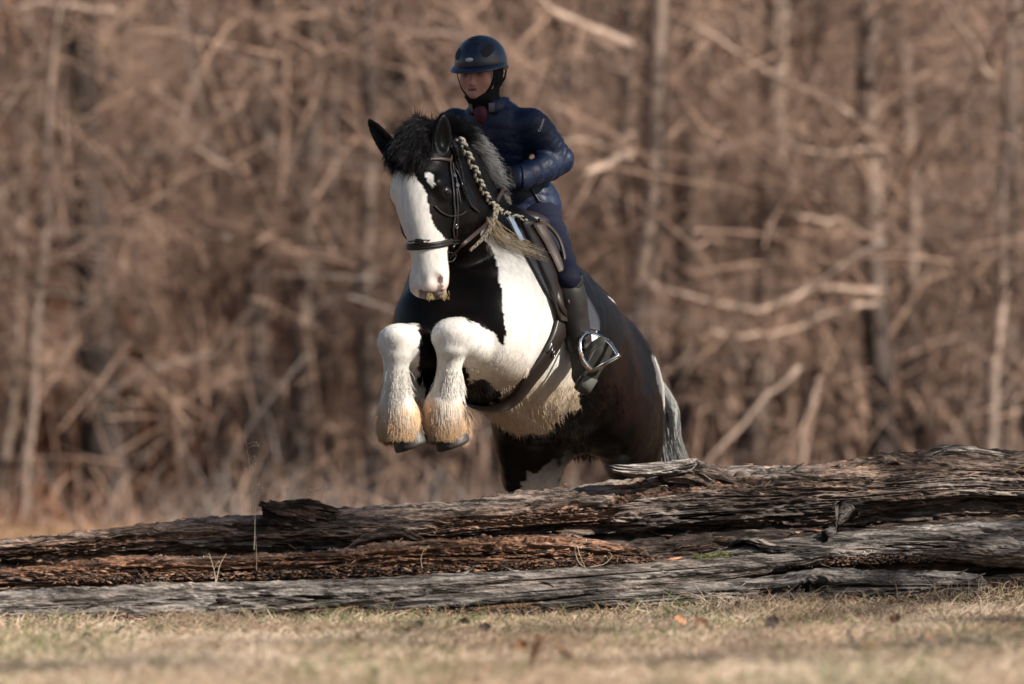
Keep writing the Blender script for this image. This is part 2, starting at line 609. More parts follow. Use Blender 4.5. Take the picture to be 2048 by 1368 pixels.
def build_ground():
    xs = np.unique(np.concatenate([np.linspace(-300, -40, 14), np.linspace(-40, -6, 18), np.linspace(-6, 6, 120), np.linspace(6, 40, 18), np.linspace(40, 300, 14)]))
    ys = np.unique(np.concatenate([np.linspace(-60, -26, 10), np.linspace(-26, -10, 20), np.linspace(-10, 2, 120), np.linspace(2, 60, 60), np.linspace(60, 200, 60), np.linspace(200, 900, 10)]))
    X, Y = np.meshgrid(xs, ys, indexing='ij')
    Z = gz(X, Y)
    v = np.stack([X, Y, Z], axis=-1).reshape(-1, 3)
    n = len(ys)
    i = np.arange(len(xs) - 1)[:, None]; j = np.arange(n - 1)[None, :]
    q = np.stack([i * n + j, (i + 1) * n + j, (i + 1) * n + j + 1, i * n + j + 1], axis=-1).reshape(-1, 4)
    m, nt, b = new_mat('dormant_turf')
    tc = nt.nodes.new('ShaderNodeTexCoord')
    def nz(scale, det=5):
        a = nt.nodes.new('ShaderNodeTexNoise'); a.inputs['Scale'].default_value = scale; a.inputs['Detail'].default_value = det
        nt.links.new(tc.outputs['Object'], a.inputs['Vector']); return a
    r1 = nt.nodes.new('ShaderNodeValToRGB')
    r1.color_ramp.elements[0].position = .3; r1.color_ramp.elements[0].color = (.06, .042, .028, 1)
    r1.color_ramp.elements[1].position = .72; r1.color_ramp.elements[1].color = (.26, .18, .115, 1)
    e = r1.color_ramp.elements.new(.5); e.color = (.16, .105, .065, 1)
    nt.links.new(nz(22).outputs['Fac'], r1.inputs['Fac'])
    mx = nt.nodes.new('ShaderNodeMix'); mx.data_type = 'RGBA'
    mx.inputs['B'].default_value = (.12, .075, .045, 1)
    sp = nt.nodes.new('ShaderNodeSeparateXYZ'); nt.links.new(tc.outputs['Object'], sp.inputs[0])
    mr = nt.nodes.new('ShaderNodeMapRange'); mr.inputs['From Min'].default_value = 22; mr.inputs['From Max'].default_value = 31
    nt.links.new(sp.outputs['Y'], mr.inputs['Value']); nt.links.new(mr.outputs['Result'], mx.inputs['Factor'])
    nt.links.new(r1.outputs['Color'], mx.inputs['A'])
    nt.links.new(mx.outputs['Result'], b.inputs['Base Color'])
    b.inputs['Roughness'].default_value = .95; b.inputs['Specular IOR Level'].default_value = .1
    bp = nt.nodes.new('ShaderNodeBump'); bp.inputs['Strength'].default_value = .8; bp.inputs['Distance'].default_value = .02
    nt.links.new(nz(60).outputs['Fac'], bp.inputs['Height']); nt.links.new(bp.outputs['Normal'], b.inputs['Normal'])
    return tag(mesh_obj('ground', v, q, m), kind='structure')


build_ground()

M_GRASS = mat_attr('grass_blades', rough=.7, spec=.25, var=0)


def grass(name, n, xr, yr, hl, hr, rng, green=.16, rad=.0013, curl=.8):
    y = rng.uniform(yr[0], yr[1], n)
    half = xr if np.isscalar(xr) else None
    x = rng.uniform(-1, 1, n) * (half if half else ((y + 24) * .088 + xr[0]))
    cl = fbm(x * 2.2, y * 1.2, 0 * x, 77, 3)
    g = (rng.random(n) < green * (1 + 2.2 * np.clip(cl, -.4, 1)))
    lush = fbm(x * 1.1, y * .8, 0 * x + 4, 99, 2)
    ln = rng.uniform(hl, hr, n) * (1 + .35 * lush) * np.where(g, 1.25, 1)
    r0 = np.stack([x, y, gz(x, y) - .004], axis=1)
    d = rng.normal(size=(n, 3)) * .75; d[:, 2] = rng.uniform(.3, 1.1, n); d[g, 2] += .5
    s = lock(r0, d, ln, 5, rng, wave=.10, gravity=0, freq=.8)
    t = np.linspace(0, 1, 5)
    bend = rng.normal(size=(n, 3)) * curl; bend[:, 2] = -np.abs(bend[:, 2]) * .7
    s = s + bend[:, None, :] * ln[:, None, None] * .45 * (t ** 2)[None, :, None]
    s[:, 1:, 2] = np.maximum(s[:, 1:, 2], (r0[:, 2] + .003)[:, None])
    tan = np.array([.62, .46, .32]); pale = np.array([.73, .59, .45]); brn = np.array([.37, .24, .155]); grn = np.array([.17, .20, .07]); dgr = np.array([.10, .13, .05])
    u = rng.random((n, 1))
    c = np.where(u < .5, tan, np.where(u < .75, pale, brn))
    c = c + (pale - c) * np.clip(lush[:, None] * .5, 0, .5) + (brn - c) * np.clip(-lush[:, None] * .6, 0, .5)
    c[g] = np.where(rng.random((g.sum(), 1)) < .6, grn, dgr) * rng.uniform(.8, 1.3, (g.sum(), 1))
    if 'tufts' in name:
        keep = fbm(x * 5, y * 4, 0 * x, 123, 2) > -.05
    else:
        keep = np.ones(n, bool)
    if 'lawn' in name:
        front = np.interp(x, [-2, -.74, .15, 2], [-2.24, -2.0, -1.86, -1.46])
        keep &= rng.random(n) < .14 + .86 * smooth01(0, .22 + .30 * np.exp(-((x + .2) / .9) ** 2), front - y + .06 * cl)
    worn = smooth01(.05, .5, fbm(x * 1.7, y * 1.3, 0 * x + 9, 141, 3))[:, None]
    c = c + (brn * .7 - c) * worn * .70
    c = c * rng.uniform(.65, 1.2, (n, 1))
    s, c = s[keep], c[keep]
    if name == 'field_grass': c = c * np.array([.70, .56, .46])
    o = hair_obj(name, s, np.array([1, 1, .85, .55, .1]) * rad, M_GRASS, None, c)
    return tag(o, kind='stuff')


# ------------------------------------------------------------------ the horse
FW = norm([-0.383, -0.924, 0.0])     # the way it travels
LT = norm([0.924, -0.383, 0.0])      # its own left
UP = np.array([0, 0, 1.0])
HF = norm([-0.48, -0.87, -0.05])     # the way the forehead faces
HL = norm([0.87, -0.48, 0.03])       # left across the head
HD = norm(np.cross(HF, HL)); HD = HD if HD[2] < 0 else -HD


def build_horse_solid():
    s = Solid()
    # trunk
    s.chain([P(922, 655, -.50), P(962, 640, -.30), P(1030, 652, .0), P(1085, 698, .30), P(1130, 733, .56), P(1165, 768, .82), P(1190, 790, 1.00)],
            [(.205, .25), (.27, .325), (.305, .375), (.335, .37), (.315, .33), (.29, .31), (.22, .25)], k=.05, lat=LT, group=0, n=3, kin=.03)
    # withers and back ridge
    s.chain([P(1000, 515, -.18), P(1036, 492, .05), P(1085, 525, .3)], [.10, .11, .10], k=.14, lat=LT)
    # breast muscles
    s.ball(P(880, 655, -.60), (.14, .15, .19), k=.10)
    s.ball(P(985, 650, -.66), (.13, .13, .19), k=.10)
    # shoulders
    s.limb(P(1035, 500, -.14), P(985, 675, -.58), (.10, .16), (.12, .15), k=.14, lat=LT)
    s.limb(P(900, 520, -.04), P(858, 665, -.48), (.10, .16), (.125, .16), k=.14, lat=LT)
    # neck
    s.chain([P(975, 565, -.20), P(940, 488, -.38), P(912, 412, -.52), P(890, 352, -.61), P(874, 325, -.63)],
            [(.20, .32), (.15, .24), (.118, .19), (.098, .15), (.085, .11)], k=.12, lat=LT, group=3, kin=.03)
    # crest
    s.chain([P(886, 292, -.56), P(920, 318, -.44), P(956, 378, -.28), P(1000, 450, -.10)], [.05, .06, .065, .07], k=.09, lat=LT, group=3, kin=.04)
    # hind quarters: near (left) thigh and leg
    s.limb(P(1220, 740, .72), P(1230, 825, .58), (.165, .22), (.145, .20), k=.14, lat=LT, group=6)
    s.chain([P(1237, 810, .58), P(1262, 900, .80), P(1272, 975, .98)], [(.13, .19), (.115, .15), (.075, .10)], k=.09, lat=LT, group=6, kin=.04)
    s.chain([P(1272, 975, .98), P(1262, 1050, .95), P(1246, 1145, .86), P(1240, 1180, .80)], [(.068, .08), (.055, .06), (.07, .075), (.075, .08)], k=.04, lat=LT, group=6)
    s.ball(P(1252, 740, .95), (.10, .13, .15), k=.12, group=6)
    s.ball(P(1290, 825, .92), (.075, .15, .17), k=.10, group=6)
    # far (right) thigh and leg, swung further under the belly
    s.limb(P(1100, 730, .95), P(1070, 850, .60), (.17, .24), (.15, .19), k=.12, lat=LT, group=7)
    s.chain([P(1070, 845, .60), P(1064, 925, .70), P(1066, 1000, .84)], [(.165, .19), (.13, .15), (.08, .10)], k=.09, lat=LT, group=7, kin=.04)
    s.chain([P(1066, 1000, .84), P(1062, 1060, .80), P(1052, 1150, .72), P(1048, 1185, .66)], [(.07, .08), (.055, .06), (.07, .075), (.075, .08)], k=.04, lat=LT, group=7)
    # near (left) foreleg: forearm to the camera, shank hanging
    s.chain([P(996, 708, -.48), P(960, 692, -.66), P(915, 674, -.82)], [(.110, .125), (.102, .112), (.078, .088)], k=.07, lat=UP, group=4)
    s.ball(P(904, 664, -.85), (.076, .074, .052), k=.03, group=4)
    s.ball(P(930, 676, -.83), (.034, .040, .040), k=.03, group=4); s.ball(P(880, 678, -.86), (.032, .038, .036), k=.03, group=4)
    s.ball(P(902, 700, -.86), (.052, .046, .026), k=.02, group=4)
    s.chain([P(904, 678, -.84), P(900, 725, -.81), P(892, 780, -.77), P(888, 818, -.74)], [(.066, .068), (.048, .050), (.050, .054), (.076, .080)], k=.03, lat=LT, group=4)
    s.chain([P(888, 818, -.74), P(891, 836, -.73), P(895, 850, -.715)], [(.080, .082), (.076, .076), (.064, .064)], k=.03, lat=LT, group=4)
    # far (right) foreleg
    s.chain([P(862, 715, -.52), P(830, 698, -.68), P(800, 686, -.84)], [(.115, .135), (.098, .108), (.076, .082)], k=.08, lat=UP, group=5)
    s.ball(P(796, 674, -.88), (.072, .072, .050), k=.03, group=5)
    s.ball(P(820, 686, -.85), (.032, .038, .038), k=.03, group=5); s.ball(P(772, 688, -.87), (.030, .036, .036), k=.03, group=5)
    s.ball(P(794, 708, -.88), (.050, .044, .026), k=.02, group=5)
    s.chain([P(796, 690, -.87), P(792, 735, -.85), P(792, 790, -.81), P(797, 830, -.78)], [(.062, .066), (.046, .050), (.050, .054), (.076, .080)], k=.03, lat=LT, group=5)
    s.chain([P(797, 830, -.78), P(804, 844, -.765), P(811, 854, -.755)], [(.078, .08), (.074, .074), (.064, .064)], k=.03, lat=LT, group=5)
    # head
    c = lambda px, py, y: P(px, py, y)
    s.chain([c(856, 292, -.69), c(845, 345, -.76), c(848, 385, -.79), c(853, 435, -.82), c(858, 488, -.845), c(861, 530, -.855), c(861, 562, -.855)],
            [(.088, .100), (.108, .120), (.112, .128), (.094, .118), (.074, .088), (.068, .074), (.074, .070)], k=.07, lat=HL, group=1, n=3)
    # cheeks (jaw)
    H = np.stack([HL, HF, HD])
    jaw = P(868, 432, -.79)
    for sd in (1, -1):
        s.ball(jaw + HL * (.052 * sd) - HF * .105, (.05, .125, .135), k=.05, axes=H, group=1)
    s.ball(jaw - HF * .09 + HD * -.06, (.075, .10, .13), k=.06, axes=H, group=1)
    # brow ridges, facial crests, muzzle, chin
    eyec = P(851, 384, -.79)
    for sd in (1, -1):
        s.ball(eyec + HL * (.092 * sd) + HF * .055 - HD * .030, (.026, .040, .030), k=.03, axes=H, group=1)
        s.ball(eyec + HL * (.103 * sd) + HF * .030 + HD * .014, (.022, .040, .028), k=.03, axes=H, group=1)
        s.ball(eyec + HL * (.118 * sd) + HF * .032, (.016, .024, .018), k=.010, axes=H, group=1, sub=True)
        if sd < 0: s.ball(eyec + HL * (.100 * sd) + HF * .048, (.030, .036, .036), k=.02, axes=H, group=1)
        s.limb(eyec + HL * (.094 * sd) + HF * .035 + HD * .07, eyec + HL * (.076 * sd) + HF * .03 + HD * .17, .020, .014, k=.03, group=1)
        s.ball(P(861, 563, -.855) + HL * (.046 * sd) + HF * .030, (.034, .040, .044), k=.03, axes=H, group=1)
    s.ball(P(860, 578, -.855) + HF * .012, (.062, .060, .036), k=.03, axes=H, group=1)
    s.ball(P(866, 586, -.82) - HF * .02, (.045, .045, .028), k=.025, axes=H, group=1)
    # nostrils and mouth line
    for sd in (1, -1):
        n0 = P(861, 559, -.855) + HL * (.054 * sd) + HF * .066
        s.ball(n0 + HL * .008 * sd, (.018, .026, .029), k=.014, axes=np.stack([norm(HL * sd + HF * .55), norm(HF * .8 - HL * sd * .44), HD]), group=1, sub=True)
        s.limb(P(862, 583, -.855) + HL * (.06 * sd) + HF * .03, P(862, 580, -.84) + HL * (.066 * sd) - HF * .05, .005, .004, k=.010, group=1, sub=True)
    # ears
    for (b, t, face, wd) in ((P(796, 322, -.70), P(738, 240, -.66), norm([-.55, -.8, .25]), .036), (P(878, 318, -.80), P(886, 227, -.80), norm([.55, -.8, .1]), .050)):
        m = b + (t - b) * .40
        lat = norm(np.cross(t - b, face))
        s.chain([b, m, b + (t - b) * .74, t], [(wd * .9, .034), (wd, .026), (wd * .72, .019), (.009, .009)], k=.03, lat=lat, group=2, n=3, kin=.01)
        for q, r in ((.36, (wd * .55, .020)), (.52, (wd * .5, .018)), (.66, (wd * .34, .014))):
            s.ball(b + (t - b) * q + face * .026, (r[0], .040, r[1]), k=.012, axes=np.stack([lat, norm(t - b), face]), group=2, sub=True)
    return s


HS = build_horse_solid()
hv, hq = HS.mesh(0.0085)
hv = relax(hv, hq, 2, 0.5)
hn = vert_normals(hv, hq)
hv = hv + hn * (.0055 * fbm(hv[:, 0] * 7, hv[:, 1] * 7, hv[:, 2] * 6, 71, 3) * smooth01(-.62, -.45, hv[:, 1]))[:, None]
hn = vert_normals(hv, hq)
HBVH = bvh_of(hv, hq)

# ---- which part of the animal every vertex belongs to
def part_of(pts):
    gs = [0, 1, 2, 3, 4, 5, 6, 7]
    return np.argmin(np.stack([HS.at(pts, {g}) for g in gs], axis=1), axis=1)


BLACK = np.array([0.0034, 0.0026, 0.0027])
BROWNB = np.array([0.0085, 0.0050, 0.0042])
WHITE = np.array([0.70, 0.66, 0.61])
CREAM = np.array([0.66, 0.52, 0.37])
TAN = np.array([0.44, 0.25, 0.10])
PINK = np.array([0.62, 0.43, 0.38])

BLAZE = [(776, 352), (782, 340), (828, 342), (836, 362), (848, 388), (859, 420), (872, 450), (884, 472), (894, 480), (897, 505), (903, 560), (900, 610), (800, 610), (806, 500), (790, 430), (778, 398), (770, 370)]
STAR = [(848, 344), (869, 349), (866, 370), (859, 377), (852, 362)]
SHOULDER = [(958, 462), (985, 500), (998, 545), (1004, 600), (1010, 640), (1014, 668), (1004, 690), (988, 668), (958, 648), (930, 640), (925, 690), (940, 760), (932, 810), (985, 850), (1040, 872), (1092, 868), (1118, 838), (1152, 815), (1168, 780), (1178, 700), (1150, 640), (1100, 560), (1050, 500), (990, 450)]
WHITE_RUMP = [(1303, 712), (1320, 700), (1360, 860), (1338, 860), (1325, 800), (1312, 755)]
WHITE_HIP = [(1160, 596), (1174, 600), (1190, 640), (1200, 700), (1180, 720), (1160, 700)]
LOIN_HIGHLIGHT = [(1215, 592), (1262, 620), (1270, 636), (1225, 602)]  # bright highlight along the croup edge, painted into the coat


def coat_colour(pts, nrm, part, rng):
    px, py = to_px(pts)
    n1 = fbm(pts[:, 0] * 14, pts[:, 1] * 14, pts[:, 2] * 7, 5, 3)
    n2 = fbm(pts[:, 0] * 45, pts[:, 1] * 45, pts[:, 2] * 18, 9, 2)
    jx, jy = px + n1 * 5 + n2 * 3, py + n2 * 6
    w = np.zeros(len(pts))
    head = (part == 1) | (part == 2)
    w[(part == 1) & in_poly(jx, jy, BLAZE)] = 1
    w[(part == 1) & in_poly(jx, jy, STAR)] = 1
    body = (part == 0) | (part == 3) | (part == 4) | (part == 5) | (part == 6) | (part == 7)
    front = nrm @ LT > -0.55
    w[body & in_poly(jx, jy, SHOULDER) & front & (pts[:, 1] < 0.75)] = 1
    for pl in (WHITE_RUMP, WHITE_HIP, LOIN_HIGHLIGHT):
        w[body & in_poly(px + n2 * 3, py + n2 * 3, pl)] = 1
    # legs
    w[(part == 4) & ~(in_poly(jx, jy, [(932, 640), (990, 668), (1005, 690), (1030, 660), (1010, 600), (930, 600)]))] = 1
    w[(part == 5) & (jx < 836)] = 1
    w[(part == 5) & (jy > 640) & (jx < 848) & (jy > 760)] = 1
    w[((part == 6) | (part == 7)) & (pts[:, 2] < 0.46 + 0.05 * n1)] = 1
    w[(part == 7) & in_poly(jx + n1 * 8, jy + n1 * 10, [(1035, 1010), (1038, 972), (1056, 955), (1075, 945), (1120, 900), (1150, 885), (1125, 960), (1115, 1010)])] = 2
    k2 = w == 2; w[k2] = (.06 + .55 * smooth01(905, 985, jy))[k2]
    # mirrored belly white on the side away from the camera
    side = (part == 0) & (nrm @ LT < -0.3) & (pts[:, 1] > -0.2) & (pts[:, 1] < .35)
    w[side] = 1
    w[(part != 1) & in_poly(jx, jy, [(930, 772), (962, 756), (1004, 786), (990, 806), (950, 822), (926, 806)])] = 0
    blk = BLACK + (BROWNB - BLACK) * np.clip(0.35 + n1[:, None] * .5, 0, 1)
    # reddish sheen of the sunlit flank, put into the coat colour
    red = smooth01(60, 10, np.abs(px - (1262 + (py - 700) * -.08))) * smooth01(640, 700, py) * smooth01(900, 820, py) * ((part == 6) | (part == 0))
    blk = blk + red[:, None] * np.array([0.0055, 0.0016, 0.0010]) * (0.6 + 0.6 * np.clip(n2, -1, 1))[:, None]
    wh = np.repeat(WHITE[None], len(pts), 0) * (1 + 0.05 * n1[:, None])
    belly = smooth01(700, 800, py + n1 * 25) * (part == 0)
    wh = wh + (CREAM - wh) * (0.85 * belly)[:, None]
    fl = smooth01(780, 836, py + n1 * 16) * ((part == 4) | (part == 5))
    wh = wh + (TAN * 1.1 - wh) * (0.80 * fl)[:, None]
    el = smooth01(945, 985, px + n1 * 12) * smooth01(690, 760, py) * (part == 4)
    wh = wh + (CREAM - wh) * (0.6 * el)[:, None]
    # pink skin about the nostrils and lips
    mz = np.exp(-(((px - 880) / 15) ** 2 + ((py - 562) / 18) ** 2)) + 0.8 * smooth01(560, 580, py) * (part == 1)
    wh = wh + (PINK - wh) * (np.clip(mz, 0, 1) * (part == 1) * 0.75)[:, None]
    dk = ((part == 1) & (py + n2 * 6 > 578) & (px < 888) & (px > 838)) | ((part == 1) & (np.hypot(px - 880, (py - 573) * 1.4) < 7)) | ((part == 1) & (np.hypot((px - 881) / 5.5, (py - 559) / 10) < 1))
    c = blk + (wh - blk) * w[:, None]
    c[dk] = c[dk] * 0.25
    c[part == 2] = BLACK * 1.2
    return np.clip(c, 0.004, 0.9), w


hpart = part_of(hv)
hcol, hwhite = coat_colour(hv, hn, hpart, RNG)

M_COAT = mat_attr('horse_coat', rough=0.33, spec=0.085, var=0.14, scale=60, stretch=(1, 1, .35), bump=0.35, bscale=260, sheen=0.0, bdist=0.003)
horse = mesh_obj('horse', hv, hq, M_COAT, None, True, hcol)
tag(horse, 'black and white heavy horse with feathered legs jumping over the logs', 'horse')

# ---- eyes, hooves
M_EYE = mat_simple('eye_gloss', (0.012, 0.008, 0.006), 0.06, coat=0.6)
for sd in (1, -1):
    ec = P(851, 384, -.79) + HL * (.108 * sd) + HF * .030
    v, q = ellipsoid_mesh(ec, (.020, .024, .0215), np.stack([HL, HF, HD]))
    mesh_obj('eye', v, q, M_EYE, horse)

M_HOOF = mat_simple('hoof_horn', (0.040, 0.032, 0.028), 0.5, var=0.5, scale=25, bump=0.6, bscale=60, bdist=0.004)


def hoof(top, axis, toe, r0=.058, r1=.074, ln=.075):
    axis = norm(axis); toe = norm(np.asarray(toe) - axis * (np.asarray(toe) @ axis)); lat = np.cross(axis, toe)
    g = Geo(); n = 28
    th = np.arange(n) * 2 * math.pi / n
    rows = []
    for f, s0 in ((-.25, .90), (0, 1.0), (.06, 1.06), (.1, 1.03), (.35, 1.08), (.65, 1.14), (.85, 1.17), (.94, 1.14), (.99, 1.06), (1.0, .95), (.97, .7), (.94, .4), (.94, .05)):
        slope = .018 * f
        taper = np.where(np.cos(th) < -.4, .86, 1.0)
        ring = top + axis * (ln * f) + toe * slope + (toe * (np.cos(th) * taper)[:, None] + lat * np.sin(th)[:, None]) * (r0 * s0)
        ring = ring - axis * (np.clip(-np.cos(th), 0, 1) * .014 * max(f, 0))[:, None]
        rows.append(ring)
    v = np.vstack(rows); k = len(rows)
    i = np.arange(k - 1)[:, None]; j = np.arange(n)[None, :]; j2 = (j + 1) % n
    q = np.stack([i * n + j, i * n + j2, (i + 1) * n + j2, (i + 1) * n + j], axis=-1).reshape(-1, 4)
    g.add(v, q)
    return g.build('hoof', M_HOOF, horse)


hoof(P(893, 843, -.725), [.36, .10, -1], [-.35, -.93, 0], .062, ln=.108)
hoof(P(809, 846, -.76), [.38, .10, -1], [-.35, -.93, 0], .062, ln=.104)
hoof(P(1240, 1172, .80), [-.2, -.35, -1], [-.38, -.92, 0], .062)
hoof(P(1048, 1176, .66), [-.2, -.35, -1], [-.38, -.92, 0], .062)

# ---- hair
M_HAIR = mat_attr('horse_hair', rough=0.45, spec=0.25, var=0.0)
M_FUR = mat_attr('horse_fur', rough=0.38, spec=0.035, var=0.0)


def lock(roots, dirs, length, k, rng, wave=0.0, gravity=0.0, freq=2.0, spread=None):
    """Strands from roots along dirs that bend down and waver; (n,k,3)."""
    n = len(roots)
    t = np.linspace(0, 1, k)[None, :, None]
    ln = np.broadcast_to(np.asarray(length), (n,))[:, None, None]
    d = norm(dirs)[:, None, :]
    p = roots[:, None, :] + d * ln * t + np.array([0, 0, -1.0]) * (gravity * ln * t ** 2)
    a = norm(rng.normal(size=(n, 3)))[:, None, :]; b = norm(rng.normal(size=(n, 3)))[:, None, :]
    ph = rng.random((n, 1, 1)) * 6.28
    p = p + wave * ln * t * (a * np.sin(freq * 6.28 * t + ph) + b * np.cos(freq * 5.1 * t + ph * 1.7))
    return p


def flow_of(pts, nrm, part):
    f = np.tile(-FW * 0.75 + np.array([0, 0, -.8]), (len(pts), 1))
    f[part == 1] = HD + np.array([0.0, 0, 0])
    f[part == 2] = np.array([0, 0, 1.0])
    f[part == 3] = -FW * .5 + np.array([0, 0, -.9])
    lg = (part >= 4)
    f[lg] = np.array([0.05, .15, -1.0])
    low = (part == 0) & (nrm[:, 2] < -.3)
    f[low] = -FW * .6 + np.array([0, 0, -1.0])
    return norm(f - nrm * np.sum(f * nrm, axis=1, keepdims=True))


rng = np.random.default_rng(21)
cp, cn, cf = sample_faces(hv, hq, 330000, rng)
cpart = hpart[hq[cf, 0]]
ccol, cw = coat_colour(cp + rng.normal(size=cp.shape) * .0045, cn, cpart, rng)
cflow = flow_of(cp, cn, cpart)
cflow = norm(cflow + 0.16 * rng.normal(size=cflow.shape))
pxs, pys = to_px(cp)
clen = np.full(len(cp), .0075)
clen[cpart == 1] = .007
clen[cpart == 2] = .010
belly = (cpart == 0) & (cn[:, 2] < -.35)
clen[belly] = .015
clen[(cpart == 4) | (cpart == 5)] = .014
clen[(cpart == 1) & (pys > 440) & (pxs > 905)] = .03
clen *= rng.uniform(.6, 1.3, len(cp))
lift = np.where(belly, .07, .025)[:, None]
cd = norm(cflow + cn * lift)
p0 = cp - cn * .001
st = np.stack([p0, p0 + cd * (clen * .55)[:, None], p0 + norm(cd + cflow * .5) * clen[:, None]], axis=1)
keep = ~((cpart == 1) & (np.hypot(pxs - 880, pys - 562) < 13))
ccol = ccol * rng.uniform(.90, 1.08, (len(ccol), 1))
hair_obj('coat', st[keep], np.array([.00033, .0003, .0001]), M_FUR, horse, ccol[keep])

# feather on the legs
for grp in (4, 5, 6, 7):
    sel = np.where(hpart[hq[:, 0]] == grp)[0]
    zc = hv[hq[sel]].mean(axis=1)
    fx, fy = to_px(zc)
    ax_top = {4: 735, 5: 735, 6: 1000, 7: 1000}[grp]
    ok = fy > ax_top
    if grp in (4, 5): wt = smooth01(ax_top, ax_top + 90, fy) + .12
    else: wt = np.ones(len(fy))
    w_all = np.zeros(len(hq)); w_all[sel] = np.where(ok, wt, 0)
    n = 34000 if grp in (4, 5) else 2500
    fp, fn, ff = sample_faces(hv, hq, n, rng, w_all)
    bx, by = to_px(fp)
    low = smooth01(ax_top, ax_top + 100, by)
    back = np.clip(fn @ np.array([.25, .9, 0]), 0, 1)
    ln = (.014 + .048 * low + .062 * back) * rng.uniform(.55, 1.15, n)
    if grp in (4, 5): ln = ln * np.clip((898 - by) / 60, .40, 1)
    if grp in (4, 5): ln = np.minimum(ln, np.maximum((872 - by) / 474.0, .010))
    clump = fbm(fp[:, 0] * 30, fp[:, 1] * 30, fp[:, 2] * 12, 3, 2)
    side = np.cross(fn, [0, 0, 1.0])
    hug = smooth01(790, 835, by) if grp in (4, 5) else 0 * by
    d = np.array([0.03, .05, -1.0]) + fn * (.035 + .30 * back * (1 - hug) + .12 * low * (1 - hug) - .02 * hug)[:, None] + side * (clump * .22)[:, None] + (LT * np.sign(fn @ LT)[:, None]) * (back * .55 * (1 - hug))[:, None] + .045 * rng.normal(size=fp.shape)
    s = lock(fp - fn * .002, d, ln, 5, rng, wave=.035, gravity=.40, freq=.7)
    fc, _ = coat_colour(fp, fn, np.full(n, grp), rng)
    if grp in (6, 7): fc = np.where(fc.mean(axis=1, keepdims=True) < .2, fc, WHITE)
    fc = fc * (rng.uniform(.98, 1.18, (n, 1)) + .05 * clump[:, None])
    if grp in (4, 5):
        pick = rng.choice(np.where(((back > .05) | (rng.random(n) < .10)) & (bx < 945))[0], 1500)
        lp, ln_ = fp[pick], fn[pick]
        sgn = np.sign(ln_ @ LT)[:, None]
        dd = np.array([0, .25, -1.0]) + ln_ * .25 + LT * sgn * .18 + .12 * rng.normal(size=lp.shape)
        s2 = lock(lp, dd, np.minimum(rng.uniform(.030, .075, 1500), np.maximum((874 - by[pick]) / 474.0, .012)), 5, rng, wave=.10, gravity=.15, freq=.7)
        s = np.concatenate([s, s2]); fc = np.concatenate([fc, fc[pick]])
    hair_obj('feather', s, np.array([.00075, .0007, .0006, .0005, .0002]), M_FUR, horse, np.clip(fc, .004, .85))

# shaggy hair under the elbows and along the belly
w_all = np.zeros(len(hq)); fcn = hv[hq].mean(axis=1); fx, fy = to_px(fcn)
w_all[(hpart[hq[:, 0]] == 0) & (fy > 770) & (vert_normals(hv, hq)[hq[:, 0], 2] < -.25)] = 1
NB = 2600
fp, fn, ff = sample_faces(hv, hq, NB, rng, w_all)
bc, _ = coat_colour(fp, fn, np.zeros(NB, int), rng)
clump = fbm(fp[:, 0] * 25, fp[:, 1] * 25, fp[:, 2] * 25, 31, 2)
s = lock(fp, np.array([0, 0, -.9]) - FW * .9 + fn * .08 + np.array([1, .4, 0]) * (clump * .25)[:, None], rng.uniform(.010, .032, NB), 5, rng, wave=.05, gravity=.3)
hair_obj('belly_hair', s, np.array([.0009, .0008, .0007, .0005, .0002]), M_FUR, horse, bc * rng.uniform(.7, 1.15, (NB, 1)))

# forelock: combed from the poll down over the forehead, with one tuft standing up
S, C = [], []
poll = P(868, 262, -.60)
nl = 0
while nl < 240:
    q = P(rng.uniform(792, 902), rng.uniform(238, 316), -1.0 + .35 * rng.random())
    a, nn = near_on(HBVH, q)
    x0, y0 = to_px(a)
    if y0 > 314 or a[1] < -1.1 or (860 < x0 < 908 and y0 > 236) or x0 < 796: continue
    nl += 1
    m = 64
    fl_ = norm(a - poll + np.array([-.05, -.03, -.03])); fl_ = norm(fl_ - nn * (fl_ @ nn) + .22 * rng.normal(size=3))
    base = fl_ + nn * rng.uniform(.25, .75) + np.array([0, 0, .15])
    rr = a + .011 * rng.normal(size=(m, 3))
    d = base + .11 * rng.normal(size=(m, 3))
    s = lock(rr, d, rng.uniform(.045, .085) * rng.uniform(.75, 1.1, m), 8, rng, wave=.035, gravity=rng.uniform(.25, .6), freq=.8)
    wob = norm(rng.normal(size=3)) * .010
    s += wob * np.sin(np.linspace(0, rng.uniform(2, 5), 8))[None, :, None]
    S.append(s); C.append(np.tile(BLACK * rng.uniform(1.0, 3.0), (m, 1)))
for (tx_, ty_, ln_) in ((830, 246, .085), (836, 246, .065), (822, 250, .06), (808, 262, .05)):
    a, nn = near_on(HBVH, P(tx_, ty_, -.66))
    m = 30
    S.append(lock(a + .008 * rng.normal(size=(m, 3)), np.array([-.05, -.1, 1.0]) + .16 * rng.normal(size=(m, 3)), ln_ * rng.uniform(.7, 1.1, m), 8, rng, wave=.05, gravity=0, freq=.8))
    C.append(np.tile(BLACK * 2, (m, 1)))
hair_obj('forelock', np.concatenate(S), np.array([.0006, .0007, .0007, .0007, .0006, .0005, .0004, .0002]), M_HAIR, horse, np.concatenate(C))

